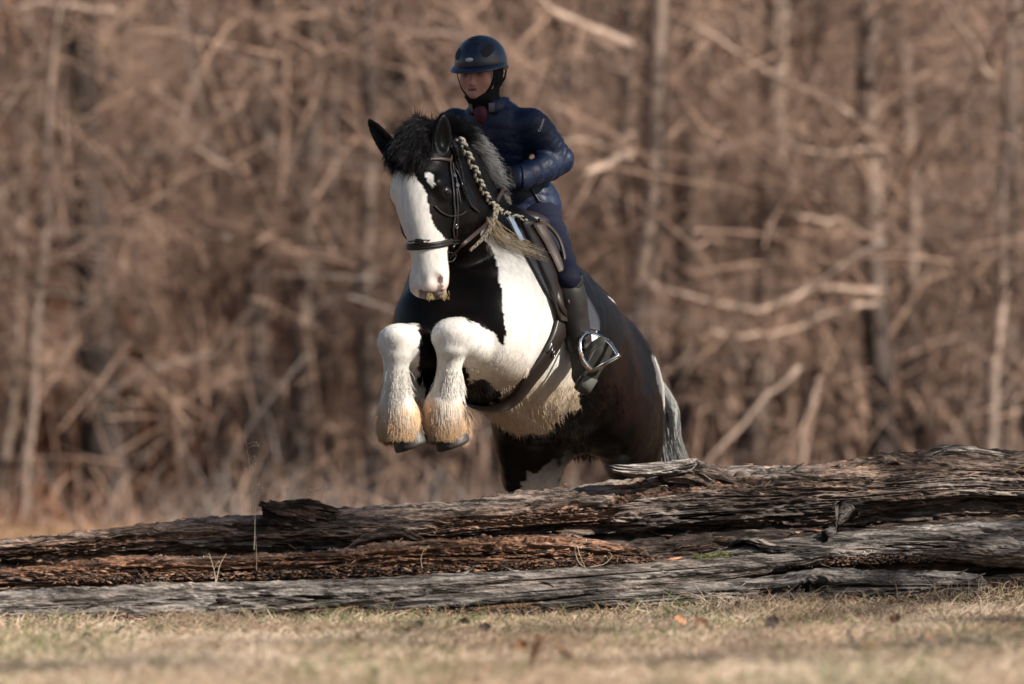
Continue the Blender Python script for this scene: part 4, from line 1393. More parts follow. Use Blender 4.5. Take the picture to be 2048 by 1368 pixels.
def log(name, path, rad, ns, nt, seed, style, parent=None, ridge=.10, crack=.035, rot=.0, knots=(), label=None, flat=1.0, under=0.0, rough=1.0, tint=1.0):
    """A weathered log along path (world points) with radii rad; grain ridges, cracks and rotten chunks are displaced."""
    c = catmull(np.hstack([path, np.asarray(rad)[:, None]]), 12)
    c = resample(c, ns)
    pth, r = c[:, :3], c[:, 3]
    s = np.concatenate([[0], np.cumsum(np.linalg.norm(np.diff(pth, axis=0), axis=1))])
    tan = norm(np.gradient(pth, axis=0))
    up = norm(np.array([0, 0, 1.0]) - tan * tan[:, 2:3]); fr = np.cross(tan, up)   # fr points to the camera side or away
    if fr[0, 1] > 0: fr = -fr
    u = np.linspace(0, 1, nt, endpoint=False)
    th = 2 * math.pi * u - .75 * np.sin(2 * math.pi * u - .9) + .0     # more samples toward the viewer and the top
    th = th - .75 * math.sin(.9)
    ct, st_ = np.cos(th)[None, :], np.sin(th)[None, :]
    Sg = s[:, None] + 0 * ct; Rr = r[:, None] + 0 * ct
    lob = 1 + .10 * noise3(Sg * 1.3, ct * 1.1 + 0 * Sg, st_ * 1.1 + 0 * Sg, seed) + .07 * noise3(Sg * 4, ct * 2 + 0 * Sg, st_ * 2 + 0 * Sg, seed + 1)
    tw = Sg * .12 + .05 * noise3(Sg * 1.2, 0 * Sg, 0 * Sg, seed + 8)
    A, B = np.cos(th[None, :] + tw), np.sin(th[None, :] + tw)
    kk = Rr / .10
    warp = .22 * noise3(Sg * 3.0, A * 2, B * 2, seed + 2)
    def grain(fs, ft, sd): return noise3(Sg * fs, A * ft * kk + warp * ft * .35, B * ft * kk + warp * ft * .35, sd)
    g1 = grain(1.6, 5, seed + 3); g2 = grain(3.5, 13, seed + 4); g3 = grain(7, 30, seed + 5)
    fine = noise3(Sg * 60, A * 22 * kk, B * 22 * kk, seed + 6)
    cr = smooth01(.10, .0, np.abs(grain(.9, 4.5, seed + 7))) * smooth01(-.1, .35, noise3(Sg * 1.1, A * 2, B * 2, seed + 9))
    cr2 = smooth01(.13, .0, np.abs(grain(2.2, 11, seed + 17))) * smooth01(0, .4, noise3(Sg * 2.1, A * 3, B * 3, seed + 19))
    rt = np.zeros_like(Sg); chunk = np.zeros_like(Sg)
    if rot > 0:
        nn = fbm(Sg * 2.4, A * 2.3, B * 2.3, seed + 11, 3)
        rt = smooth01(.30 - rot, .40 - rot, nn)
        chunk = np.floor(3.5 * (grain(9, 9, seed + 12) + .5 * fine)) / 3.5
    disp = Rr * ridge * (.55 * g1 + .38 * g2 + .22 * g3) + .004 * fine * (.4 + rt) - (crack * cr + .4 * crack * cr2) * np.minimum(1, Rr / .06) - rt * np.minimum(.022, Rr * .25) + rt * chunk * np.minimum(.016, Rr * .2)
    col = GREYW * 0 + (BRWNW if style == 'brown' else (REDW if style == 'red' else (DARKW * 1.6 if style == 'dark' else GREYW)))
    col = np.tile(col, Sg.shape + (1,))
    n1 = fbm(Sg * 1.6, A * 1.8, B * 1.8, seed + 21, 3)[..., None]
    alt = GREYW if style in ('brown', 'red') else BRWNW
    col = col + (alt - col) * np.clip(.25 + .9 * n1, 0, 1) * (.75 if style != 'grey' else .35)
    col = col + (REDW * 1.15 - col) * (rt * (.55 + .4 * chunk))[..., None].clip(0, 1)
    dk = np.clip(cr * 1.2 + cr2 * .8 + smooth01(.15, -.55, g2)*.55 + smooth01(.1, -.6, g3) * .5, 0, 1)[..., None]
    col = col + (DARKW - col) * dk * .85
    blotch = smooth01(.25, .55, fbm(Sg * 1.1, A * 1.2, B * 1.2, seed + 33, 3))[..., None]  # random dark patches over the wood
    col = col + (DARKW * 1.3 - col) * blotch * (.6 if style in ('brown', 'dark') else .22)
    pl = smooth01(.35, .7, g3 * .6 + g2 * .5)[..., None]
    col = col + (PALEW - col) * pl * (.5 if style == 'grey' else .28)
    for (ks, kth, kr, kh) in knots:
        dth = np.angle(np.exp(1j * (th[None, :] - kth)))
        dd = np.hypot((Sg - ks) / kr, dth * Rr / (kr * .8))
        disp += kh * np.exp(-(dd / .75) ** 2 * 1.2) * (1 + .25 * np.sin(dd * 16 + 2 * fine)) - kh * 1.5 * np.exp(-(dd / .30) ** 2)
        col = col + (DARKW - col) * np.exp(-(dd / .33) ** 2)[..., None] * .9
    disp = disp + rough * (.0055 * noise3(Sg * 24, A * 9 * kk, B * 9 * kk, seed + 51) + .0035 * noise3(Sg * 50, A * 16 * kk, B * 16 * kk, seed + 52)) * np.minimum(1, Rr / .07)
    cut = smooth01(.15, -.55, st_ + .25 * noise3(Sg * 1.5, 0 * Sg, 0 * Sg, seed + 53)) * smooth01(-.2, .3, ct) * under
    disp = disp - cut * Rr * (.42 + .18 * noise3(Sg * 3, A * 4, B * 4, seed + 54))
    rad2 = np.maximum(Rr * lob + disp, .003)
    end = np.minimum(smooth01(0, .03, Sg), smooth01(s[-1], s[-1] - .03, Sg)) * .9 + .1
    rad2 = rad2 * end
    jag = .05 * noise3(0 * Sg, A * 5, B * 5, seed + 40) * (smooth01(.25, 0, Sg) + smooth01(s[-1] - .25, s[-1], Sg))
    V = pth[:, None, :] + fr[:, None, :] * (rad2 * ct)[..., None] + up[:, None, :] * (rad2 * st_ * flat)[..., None] + tan[:, None, :] * (jag * 1.5)[..., None]
    v = V.reshape(-1, 3)
    i = np.arange(ns - 1)[:, None]; j = np.arange(nt)[None, :]; j2 = (j + 1) % nt
    q = np.stack([i * nt + j, i * nt + j2, (i + 1) * nt + j2, (i + 1) * nt + j], axis=-1).reshape(-1, 4)
    if np.cross(fr[0], up[0]) @ tan[0] < 0: q = q[:, ::-1]
    v = np.vstack([v, pth[0], pth[-1]]); k = np.arange(nt); k2 = (k + 1) % nt
    t = np.vstack([np.stack([k2, k, np.full(nt, ns * nt)], 1), np.stack([(ns - 1) * nt + k, (ns - 1) * nt + k2, np.full(nt, ns * nt + 1)], 1)])
    cc = np.vstack([col.reshape(-1, 3) * tint, DARKW, DARKW])
    o = mesh_obj(name, v, [q, t], M_WOOD, parent, True, np.clip(cc, .01, .8))
    if label: tag(o, label, 'log')
    return o


def PX(lst): return np.array([P(a, b, c) for a, b, c in lst])


main_log = log('big_log',
    PX([(-330, 1120, -1.78), (0, 1110, -1.62), (180, 1096, -1.53), (330, 1082, -1.46), (520, 1076, -1.38), (740, 1074, -1.29), (1000, 1058, -1.18), (1240, 1042, -1.08), (1440, 1024, -1.0), (1620, 1010, -.93), (1790, 992, -.86), (1920, 982, -.81), (2048, 984, -.76), (2400, 965, -.62)]),
    [.055, .060, .064, .070, .090, .115, .130, .158, .178, .166, .178, .182, .176, .18], 1250, 250, 5, 'brown', ridge=.10, crack=.05, rot=.10, under=1.0, rough=1.5,
    knots=((5.15, .15, .06, .03),), label='thick brown weathered trunk lying on top of the log pile')
red_log = log('rotten_log',
    PX([(-260, 1180, -1.95), (60, 1152, -1.80), (250, 1142, -1.72), (480, 1138, -1.64), (700, 1126, -1.54), (950, 1112, -1.44), (1130, 1108, -1.36), (1270, 1112, -1.30)]),
    [.04, .042, .055, .066, .078, .086, .072, .025], 760, 130, 15, 'red', ridge=.16, crack=.03, rot=.42,
    label='crumbling red-brown rotten log just under the thick top trunk')
under_log = log('filler_log',  # added filler: blocks the bright field so the gaps stay dark
    PX([(-200, 1195, -1.62), (0, 1190, -1.55), (500, 1170, -1.38), (1000, 1145, -1.18), (1500, 1120, -.98), (2048, 1108, -.78), (2400, 1100, -.66)]),
    [.06, .07, .095, .125, .165, .175, .17], 420, 90, 25, 'dark', ridge=.14, crack=.03, rot=.2,
    label='added dark filler log keeping the gaps under the top trunk dark')
front_log = log('grey_log',
    PX([(-300, 1232, -2.20), (0, 1226, -2.10), (200, 1217, -2.03), (400, 1204, -1.94), (640, 1189, -1.83), (900, 1172, -1.71), (1150, 1156, -1.61), (1400, 1136, -1.51), (1560, 1122, -1.45), (1630, 1114, -1.42)]),
    [.09, .082, .084, .072, .056, .044, .040, .038, .030, .012], 1000, 110, 35, 'grey', ridge=.13, crack=.035, rot=.0,
    knots=((1.28, -.6, .055, .03), (4.35, .4, .05, .02)), label='long grey split log along the front left of the pile', flat=1.0)
low_strand = log('grey_split_log',
    PX([(730, 1212, -1.80), (860, 1206, -1.76), (1000, 1194, -1.70), (1150, 1180, -1.63), (1350, 1164, -1.54), (1520, 1144, -1.47)]),
    [.012, .028, .032, .030, .026, .010], 420, 64, 45, 'grey', ridge=.16, crack=.03, label='thin dark-cracked split log below the long grey one in mid pile')
right_log = log('smooth_log',
    PX([(1390, 1116, -1.38), (1480, 1106, -1.33), (1600, 1100, -1.27), (1750, 1092, -1.19), (1900, 1088, -1.11), (2048, 1090, -1.04), (2400, 1086, -.88)]),
    [.010, .030, .044, .060, .074, .086, .09], 560, 120, 55, 'grey', ridge=.06, crack=.022, label='smooth grey trunk at the right, under the thick top trunk')
knot_log = log('knotty_log',
    PX([(1075, 1210, -1.70), (1200, 1203, -1.64), (1400, 1193, -1.54), (1550, 1184, -1.46), (1640, 1176, -1.42), (1750, 1172, -1.36), (1900, 1168, -1.28), (1960, 1166, -1.25)]),
    [.008, .028, .048, .060, .070, .058, .046, .02], 560, 110, 65, 'grey', ridge=.11, crack=.035, knots=((1.13, .22, .075, .05),),
    label='short grey knotty log at the front right with a big dark knothole')
back_low = log('decayed_log',
    PX([(1560, 1205, -1.26), (1700, 1200, -1.20), (1850, 1192, -1.12), (2048, 1180, -1.02), (2400, 1165, -.84)]),
    [.02, .05, .065, .07, .07], 300, 80, 75, 'dark', ridge=.18, crack=.03, rot=.4, label='blackened decayed log on the ground at the far right end')

# stubs and splinters that belong to the top trunk
stub = log('branch_stub', PX([(640, 1050, -1.38), (590, 1034, -1.42), (556, 1026, -1.46), (534, 1018, -1.49)]), [.064, .060, .050, .036], 90, 60, 81, 'dark', main_log, ridge=.2, crack=.02, rot=.2)
burl = log('branch_stub', PX([(560, 1018, -1.41), (600, 1012, -1.41), (650, 1018, -1.40)]), [.022, .026, .012], 70, 40, 82, 'brown', main_log, ridge=.25, crack=.02, rot=.2)
slab = log('broken_slab', PX([(1238, 938, -1.24), (1262, 941, -1.23), (1310, 940, -1.20), (1360, 934, -1.17), (1382, 930, -1.15)]), [.022, .034, .038, .034, .022], 150, 70, 83, 'grey', main_log, ridge=.12, crack=.015, flat=.8, tint=1.45)
neck = log('slab_root', PX([(1330, 948, -1.15), (1372, 945, -1.10), (1420, 962, -1.06), (1480, 985, -1.03)]), [.030, .050, .070, .060], 120, 60, 84, 'brown', main_log, ridge=.12, crack=.02)
crest_bump = log('bark_ridge', PX([(1860, 915, -.88), (1900, 903, -.86), (1960, 908, -.84), (2020, 916, -.82)]), [.014, .026, .022, .010], 90, 40, 85, 'grey', main_log, ridge=.25, crack=.01)
peg = log('broken_twig', PX([(1668, 1082, -1.24), (1669, 1068, -1.24), (1672, 1052, -1.23), (1682, 1046, -1.21)]), [.005, .006, .008, .007], 40, 24, 86, 'grey', right_log, ridge=.25, crack=.0)
curl = log('splinter', PX([(712, 1088, -1.50), (745, 1072, -1.50), (790, 1066, -1.49), (830, 1078, -1.48), (850, 1086, -1.47)]), [.006, .016, .018, .014, .006], 110, 40, 87, 'brown', main_log, ridge=.2, crack=.01)
spl = log('splinter', PX([(1468, 1092, -1.36), (1500, 1084, -1.36), (1540, 1094, -1.34), (1580, 1096, -1.32)]), [.005, .014, .016, .006], 80, 30, 88, 'grey', right_log, ridge=.2, crack=.0)
plank = log('split_plank', PX([(415, 1241, -2.13), (500, 1249, -2.16), (580, 1254, -2.17), (655, 1259, -2.18)]), [.012, .015, .014, .007], 200, 40, 89, 'grey', ridge=.3, crack=.01, flat=.55, label='thin grey plank lying flat in the grass at front left')

# flakes of bark and fibre standing off the logs
def flakes(host, n, seed, region, size=(.012, .05), cols=(BRWNW, REDW, GREYW, DARKW)):
    rg = np.random.default_rng(seed)
    me = host.data
    v = np.empty(len(me.vertices) * 3, np.float32); me.vertices.foreach_get('co', v); v = v.reshape(-1, 3)
    nn = np.empty(len(me.vertices) * 3, np.float32); me.vertices.foreach_get('normal', nn); nn = nn.reshape(-1, 3)
    px, py = to_px(v)
    ok = np.where((px > region[0]) & (px < region[2]) & (py > region[1]) & (py < region[3]) & (nn[:, 1] < .25))[0]
    if not len(ok): return
    pick = rg.choice(ok, n)
    g = Geo()
    for i in pick:
        p, m = v[i].astype(float), nn[i].astype(float)
        along = norm(np.array([.93, .37, .05]) + .18 * rg.normal(size=3)); along = norm(along - m * (along @ m))
        side = np.cross(m, along)
        L = rg.uniform(*size) * rg.uniform(.5, 1.3); W = L * rg.uniform(.05, .12)
        lift = rg.uniform(.0, .35) * L * rg.choice([-1, 1])
        a = p - along * L * .5 + m * .001; b = p + along * L * .5 + m * (.003 + max(lift, 0))
        a = a + m * max(-lift, 0)
        q = np.array([a - side * W * .3, a + side * W * .3, p + side * W + m * .004, b + side * W * .2, b - side * W * .2, p - side * W + m * .004])
        th = m * .0035
        vv = np.vstack([q, q - th])
        quads = [[0, 1, 2, 5], [5, 2, 3, 4], [1, 0, 6, 7], [2, 1, 7, 8], [3, 2, 8, 9], [4, 3, 9, 10], [5, 4, 10, 11], [0, 5, 11, 6]]
        g.add(vv, quads, None, np.array(cols[rg.integers(len(cols))]) * rg.uniform(.7, 1.5))
    o = g.build('bark_flakes', M_WOOD, host, smooth=False)
    tag(o, kind='stuff')


flakes(main_log, 160, 1, (-50, 880, 2100, 1130), (.02, .07), (BRWNW * .8, DARKW * 2, REDW * .8, DARKW))
flakes(red_log, 420, 2, (-50, 1060, 1300, 1180), (.02, .06), (REDW, REDW * .8, BRWNW, DARKW))
flakes(under_log, 120, 3, (1300, 1040, 2100, 1200), (.03, .09))
flakes(back_low, 120, 4, (1560, 1100, 2100, 1220), (.02, .07), (BRWNW, DARKW, DARKW))
flakes(front_log, 16, 5, (-50, 1100, 1650, 1260), (.04, .11), (GREYW, DARKW))
flakes(knot_log, 10, 6, (1075, 1100, 1960, 1260), (.03, .09), (GREYW, DARKW))

# wood crumbs on the ground and in the joints
rng = np.random.default_rng(9)
def crumbs(name, n, spots, zoff, size, cols):
    g = Geo()
    for _ in range(n):
        a, b = spots[rng.integers(len(spots) - 1)], None
        i = rng.integers(len(spots) - 1); f = rng.random()
        a = np.array(spots[i]); b = np.array(spots[i + 1])
        c = a + (b - a) * f
        px, py, y, sp = c
        base = P(px, py, y)
        p = base + np.array([rng.normal() * .03, rng.normal() * sp, 0])
        p[2] = (gz(p[0], p[1]) + .006 + abs(rng.normal()) * .012) if zoff is None else base[2] + zoff * rng.random()
        L = rng.uniform(*size); W = L * rng.uniform(.06, .22)
        e1 = norm(rng.normal(size=3) * np.array([1.6, .7, .30])); e2 = norm(np.cross(e1, rng.normal(size=3))); e3 = np.cross(e1, e2) * .0025
        q = np.array([p - e1 * L * .5, p + e2 * W * .5, p + e1 * L * .5, p - e2 * W * .5])
        vv = np.vstack([q + e3, q - e3])
        g.add(vv, [[0, 1, 2, 3], [7, 6, 5, 4], [0, 4, 5, 1], [1, 5, 6, 2], [2, 6, 7, 3], [3, 7, 4, 0]], None, np.array(cols[rng.integers(len(cols))]) * rng.uniform(.6, 1.5))
    return tag(g.build(name, M_WOOD, None, smooth=False), kind='stuff')


crumbs('wood_chips', 8000, [(0, 1250, -2.26, .09), (400, 1236, -2.2, .11), (700, 1226, -2.06, .14), (1000, 1218, -1.95, .16), (1300, 1214, -1.82, .14), (1700, 1210, -1.62, .12), (2048, 1206, -1.5, .12)], None, (.008, .045), [BRWNW, BRWNW * 1.2, REDW, BRWNW * .6, DARKW * 2])
crumbs('wood_crumbs', 2600, [(130, 1168, -1.86, .03), (400, 1162, -1.80, .03), (700, 1152, -1.72, .03), (1000, 1143, -1.60, .03), (1300, 1126, -1.46, .03)], .028, (.010, .050), [REDW, REDW * .7, np.array([.33, .19, .11]), BRWNW, DARKW, DARKW * 2])
crumbs('wood_crumbs', 900, [(1500, 1140, -1.40, .03), (1700, 1128, -1.33, .04), (1850, 1125, -1.28, .04)], .03, (.008, .030), [REDW * .7, BRWNW * .8, DARKW * 2, DARKW])
# ------------------------------------------------------------------ the rider
RF = norm([-.40, -.90, -.15]); RL = norm([.915, -.40, 0.0]); RU = norm(np.cross(RF, RL)); RU = RU if RU[2] > 0 else -RU
RO = P(961, 133, .02)
RAX = np.stack([RL, RF, RU])


def R3(l, f, u): return RO + RL * l + RF * f + RU * u


def mirror2(fn):
    for sd in (1, -1): fn(sd)


SH_L, EL_L, WR_L, HA_L = P(1062, 247, .03), P(1116, 322, .13), P(1040, 356, -.08), P(1014, 362, -.17)
SH_R, EL_R, WR_R, HA_R = P(910, 247, .17), P(882, 322, .20), P(934, 362, .02), P(972, 366, -.08)
def beside(px, py, off):
    """A point beside the animal: off metres clear of its flank."""
    p, nn = hit_on(HBVH, px, py)
    return P(px, py, (p[1] if p is not None else .0) - off)


HIP_L, KN_L, AN_L = P(1076, 440, .20), beside(1131, 552, .125), beside(1162, 708, .105)
HIP_R, KN_R, AN_R = P(1012, 440, .34), P(888, 556, .10), P(908, 715, .24)
TOE_L = P(1213, 690, AN_L[1] - .115); HEEL_L = P(1168, 770, AN_L[1] - .085)
TOE_R, HEEL_R = P(884, 735, .02), P(910, 765, .26)


def hand_solid(s, palm, wrist, out, k=.012, g=0):
    """Palm, four curled fingers and a thumb closed on the rein."""
    d = norm(palm - wrist)                 # wrist to knuckles
    u = norm(np.array([0, 0, 1.0]) - d * d[2]); l = np.cross(d, u) * out
    s.limb(wrist, palm - d * .02, (.030, .022), (.036, .022), k=.02, lat=u, group=g)
    s.ball(palm, (.024, .040, .030), k=.015, axes=np.stack([l, u, d]), group=g)
    for i, (off, ln) in enumerate(((.033, .95), (.012, 1.05), (-.010, 1.0), (-.031, .82))):
        a = palm + u * off + d * .022
        b = a + d * (.028 * ln) + l * .006
        c = b + d * (.004) - l * (.026 * ln)
        e = c - d * (.022 * ln) - l * .010
        s.limb(a, b, .0112, .0105, k=.006, group=g); s.limb(b, c, .0105, .0098, k=.004, group=g); s.limb(c, e, .0098, .0088, k=.004, group=g)
    a = palm + u * .034 - d * .012 - l * .010
    b = a + u * .016 + d * .026 - l * .012; c = b + d * .026 - l * .012 - u * .006
    s.limb(a, b, .0135, .0115, k=.012, group=g); s.limb(b, c, .0115, .0095, k=.004, group=g)


def rider_body():
    s = Solid()
    # head and face
    s.ball(RO, (.074, .092, .098), k=.02, axes=RAX)
    s.ball(R3(0, .030, -.055), (.060, .062, .075), k=.05, axes=RAX)
    s.ball(R3(0, .046, -.094), (.043, .048, .036), k=.035, axes=RAX)
    s.ball(R3(0, .082, -.113), (.021, .018, .017), k=.02, axes=RAX)
    for sd in (1, -1):
        s.ball(R3(.040 * sd, .060, -.056), (.026, .024, .028), k=.025, axes=RAX)
        s.ball(R3(.031 * sd, .096, -.022), (.0175, .014, .0115), k=.012, axes=RAX, sub=True)
        s.limb(R3(.012 * sd, .092, -.002), R3(.050 * sd, .076, -.004), .0085, .007, k=.012)
        s.ball(R3(.010 * sd, .100, -.066), (.0085, .010, .0075), k=.008, axes=RAX)
    s.limb(R3(0, .090, -.016), R3(0, .113, -.060), .0075, .0105, k=.012)
    s.limb(R3(-.016, .093, -.084), R3(.016, .093, -.084), .0062, .0062, k=.008)
    s.limb(R3(0, .097, -.084), R3(0, .0975, -.084), .006, .006, k=.008)
    s.limb(R3(-.013, .092, -.095), R3(.013, .092, -.095), .0068, .0068, k=.008)
    s.limb(R3(-.018, .100, -.0895), R3(.018, .100, -.0895), .0030, .0030, k=.003, sub=True)
    # neck and trunk
    s.limb(R3(0, -.01, -.08), P(980, 228, .09), .050, .058, k=.05)
    s.chain([P(984, 240, .10), P(1000, 272, .13), P(1022, 342, .20), P(1040, 408, .27), P(1044, 440, .28)],
            [(.105, .070), (.105, .085), (.085, .075), (.105, .09), (.11, .09)], k=.06, lat=LT, n=2, kin=.03)
    for a, b, c, h, o in ((SH_L, EL_L, WR_L, HA_L, 1), (SH_R, EL_R, WR_R, HA_R, -1)):
        s.limb(a, b, .050, .043, k=.03); s.limb(b, c, .043, .030, k=.02)
        hand_solid(s, h, c, o)
    for a, b, c, t, h in ((HIP_L, KN_L, AN_L, TOE_L, HEEL_L), (HIP_R, KN_R, AN_R, TOE_R, HEEL_R)):
        s.limb(a, b, .076, .044, k=.04); s.limb(b, c, .042, .034, k=.02)
        s.limb(c, h + (c - h) * .35, .034, .026, k=.03); s.limb(h + (c - h) * .35, h + (c - h) * .2 + (t - h) * .6, .026, .018, k=.03)
    return s


RS = rider_body()
rv, rq = RS.mesh(.0062)
rv = relax(rv, rq, 1, .4)
SKIN = np.array([.46, .245, .195])
rc = np.tile(SKIN, (len(rv), 1))
lf = (rv - RO) @ RAX.T
nz = fbm(rv[:, 0] * 30, rv[:, 1] * 30, rv[:, 2] * 30, 4, 2)[:, None]
rc = rc * (1 + .06 * nz)
cheek = np.exp(-(((np.abs(lf[:, 0]) - .040) / .022) ** 2 + ((lf[:, 2] + .058) / .026) ** 2))[:, None] * (lf[:, 1:2] > .02)
rc = rc + (np.array([.44, .16, .13]) - rc) * cheek * .55
nose = np.exp(-((lf[:, 0] / .014) ** 2 + ((lf[:, 2] + .060) / .018) ** 2))[:, None] * (lf[:, 1:2] > .08)
rc = rc + (np.array([.45, .16, .13]) - rc) * nose * .5
lips = (np.abs(lf[:, 2] + .0895) < .0085 - .25 * np.abs(lf[:, 0]) * .7) & (np.abs(lf[:, 0]) < .021) & (lf[:, 1] > .075)
rc[lips] = np.array([.37, .15, .14])
mth = (np.abs(lf[:, 2] + .0895) < .0022) & (np.abs(lf[:, 0]) < .017) & (lf[:, 1] > .07)
rc[mth] = np.array([.06, .02, .02])
brow = (np.abs(lf[:, 2] + .000 + .15 * (np.abs(lf[:, 0]) - .03)) < .0042) & (np.abs(lf[:, 0]) > .013) & (np.abs(lf[:, 0]) < .047) & (lf[:, 1] > .06)
rc[brow] = np.array([.12, .065, .04])
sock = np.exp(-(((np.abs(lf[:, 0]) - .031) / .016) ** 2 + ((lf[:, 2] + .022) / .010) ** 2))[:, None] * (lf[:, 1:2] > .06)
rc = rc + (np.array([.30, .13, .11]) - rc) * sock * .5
M_SKIN = mat_attr('skin', rough=.5, spec=.4, var=.06, scale=90)
M_SKIN.node_tree.nodes['Principled BSDF'].inputs['Subsurface Weight'].default_value = .12
M_SKIN.node_tree.nodes['Principled BSDF'].inputs['Subsurface Radius'].default_value = (.012, .005, .003)
person = mesh_obj('person', rv, rq, M_SKIN, None, True, rc)
tag(person, 'rider in a dark helmet and navy padded jacket leaning forward over the horse', 'person')
M_BALL = mat_attr('eyeball', rough=.12, spec=.5, var=0)
for sd in (1, -1):
    v, q = ellipsoid_mesh(R3(.031 * sd, .074, -.024), .0122, RAX, 18, 12)
    d = norm(v - R3(.031 * sd, .074, -.024)); look = norm(RF * .95 - RL * .12 - RU * .25)
    c = np.tile([.55, .52, .50], (len(v), 1)); c[d @ look > .86] = [.10, .07, .05]; c[d @ look > .96] = [.01, .01, .01]
    mesh_obj('eye', v, q, M_BALL, person, True, c)
    g = Geo()
    lid = [R3(.031 * sd + .0175 * a, .0865 - .010 * a * a, -.0185 - .006 * a * a) for a in np.linspace(-1, 1, 9)]
    g.tube(lid, .0032, 6, np.array([.26, .12, .10])); g.build('eyelid', M_SKIN, person)

# ---- jacket
J = Solid()
J.chain([P(981, 226, .085), P(987, 250, .10), P(1000, 285, .14), P(1016, 345, .20), P(1040, 402, .255), P(1050, 432, .27)],
        [(.080, .072), (.140, .096), (.138, .116), (.112, .108), (.148, .128), (.150, .132)], k=.05, lat=LT, n=3, kin=.03, group=0)
for a, b, c, gi in ((SH_L, EL_L, WR_L, 1), (SH_R, EL_R, WR_R, 2)):
    m = a + (b - a) * .5
    J.chain([a, m, b + (a - b) * .06], [.070, .070, .066], k=.035, group=gi, n=2, kin=.02)
    J.chain([b, b + (c - b) * .45, c, c + (c - b) * .06], [.065, .061, .049, .046], k=.02, group=gi, n=2, kin=.02)
# armpit gap so the light shows between the sleeve and the body
J.ball(P(1064, 313, .08), (.014, .30, .016), k=.015, sub=True)
jv, jq = J.mesh(.0068)
jv = relax(jv, jq, 2, .5)
jn = vert_normals(jv, jq)
# cut away the inside of the neck opening and the hem
def arc_len(p, pts):
    best = np.full(len(p), 1e9); out = np.zeros(len(p)); acc = 0
    for a, b in zip(pts[:-1], pts[1:]):
        d = b - a; L = np.linalg.norm(d); t = np.clip(((p - a) @ d) / L ** 2, 0, 1)
        q = a + t[:, None] * d; e = np.linalg.norm(p - q, axis=1)
        m = e < best; best[m] = e[m]; out[m] = acc + t[m] * L; acc += L
    return out, best


disp = np.zeros(len(jv))
for pts in ([SH_L, EL_L, WR_L], [SH_R, EL_R, WR_R]):
    t, e = arc_len(jv, pts)
    L0 = np.linalg.norm(pts[1] - pts[0])
    near = smooth01(.115, .085, e)
    elbow = np.exp(-((t - L0) / .11) ** 2)
    wr = np.abs(noise3(t * 30 + 2 * noise3(jv[:, 0] * 12, jv[:, 1] * 12, jv[:, 2] * 12, 2), jv[:, 0] * 7, jv[:, 2] * 7, 8))
    disp += near * ((.0030 + .014 * elbow) * (wr - .4)) + near * .0032 * (np.abs(np.sin(t * math.pi / .050)) ** .6 - .5) * (1 - .5 * elbow)
tor = smooth01(.0, .03, J.at(jv, {1}) ) * smooth01(.0, .03, J.at(jv, {2}))
zr = jv[:, 2] + .10 * jv[:, 0]
disp += tor * (.0034 * (np.abs(np.sin(zr * math.pi / .050)) ** .6 - .5) + .005 * fbm(jv[:, 0] * 7, jv[:, 1] * 7, jv[:, 2] * 16, 12, 3))
low = smooth01(.16, .02, jv[:, 2] - P(1040, 424, .27)[2])
disp += tor * low * .006 * noise3(jv[:, 0] * 22, jv[:, 1] * 22, jv[:, 2] * 5, 3)
jv = jv + jn * disp[:, None]
M_JACKET = mat_simple('navy_nylon', (.0032, .0095, .036), .52, spec=.40, var=.18, scale=20, bump=.6, bscale=55, bdist=.007, sheen=.0)
jacket = mesh_obj('jacket', jv, jq, M_JACKET, person)
JB = bvh_of(jv, jq)

# zip, pocket, collar
M_ZIP = mat_simple('zip_tape', (.006, .008, .016), .5)
M_COLLAR = mat_simple('collar_lining', (.12, .115, .13), .8, var=.2)
M_BLACKCLOTH = mat_simple('black_cloth', (.006, .006, .008), .85, spec=.2, sheen=.0, bump=.4, bscale=160)
M_SHIRT = mat_simple('maroon_cloth', (.075, .012, .022), .8, var=.6, scale=110)


def strap(name, bvh, items, width, thick, mat, parent, n=40, lift=.001):
    p, nn = strap_on(bvh, items, n, lift)
    return Geo().ribbon(p, nn, width, thick).build(name, mat, parent)


strap('zip', JB, [(962, 246), (965, 275), (975, 320), (990, 370)], .010, .003, M_ZIP, jacket)
strap('pocket_welt', JB, [(1062, 376), (1070, 390), (1079, 404)], .010, .005, M_ZIP, jacket, 16)
strap('hem', JB, [(1052, 437), (1075, 428), (1095, 418), (1107, 410)], .012, .006, M_JACKET, jacket, 24)
strap('cuff', JB, [(1044, 332), (1047, 345), (1048, 360), (1046, 374)], .016, .005, M_JACKET, jacket, 16)


def collar_band(a0, a1, r, z0, z1, c, mat, name, parent, lean=.0, thick=.006):
    g = Geo(); n = 28
    th = np.linspace(a0, a1, n)
    rows = []
    for rr, zz in ((r, z0), (r * (1 + lean * .5), (z0 + z1) / 2), (r * (1 + lean), z1), (r * (1 + lean) - thick, z1 + .002), (r * (1 + lean * .5) - thick, (z0 + z1) / 2), (r - thick, z0)):
        rows.append(c + LT * 0 + (RL[None, :] * np.sin(th)[:, None] + RF[None, :] * np.cos(th)[:, None] * 1.0) * rr + np.array([0, 0, 1.0]) * (zz + .012 * np.cos(th * 3)[:, None] * 0))
    v = np.stack(rows, axis=1).reshape(-1, 3); k = len(rows)
    i = np.arange(n - 1)[:, None]; j = np.arange(k)[None, :]; j2 = (j + 1) % k
    q = np.stack([i * k + j, i * k + j2, (i + 1) * k + j2, (i + 1) * k + j], axis=-1).reshape(-1, 4)
    g.add(v, q)
    return g.build(name, mat, parent)


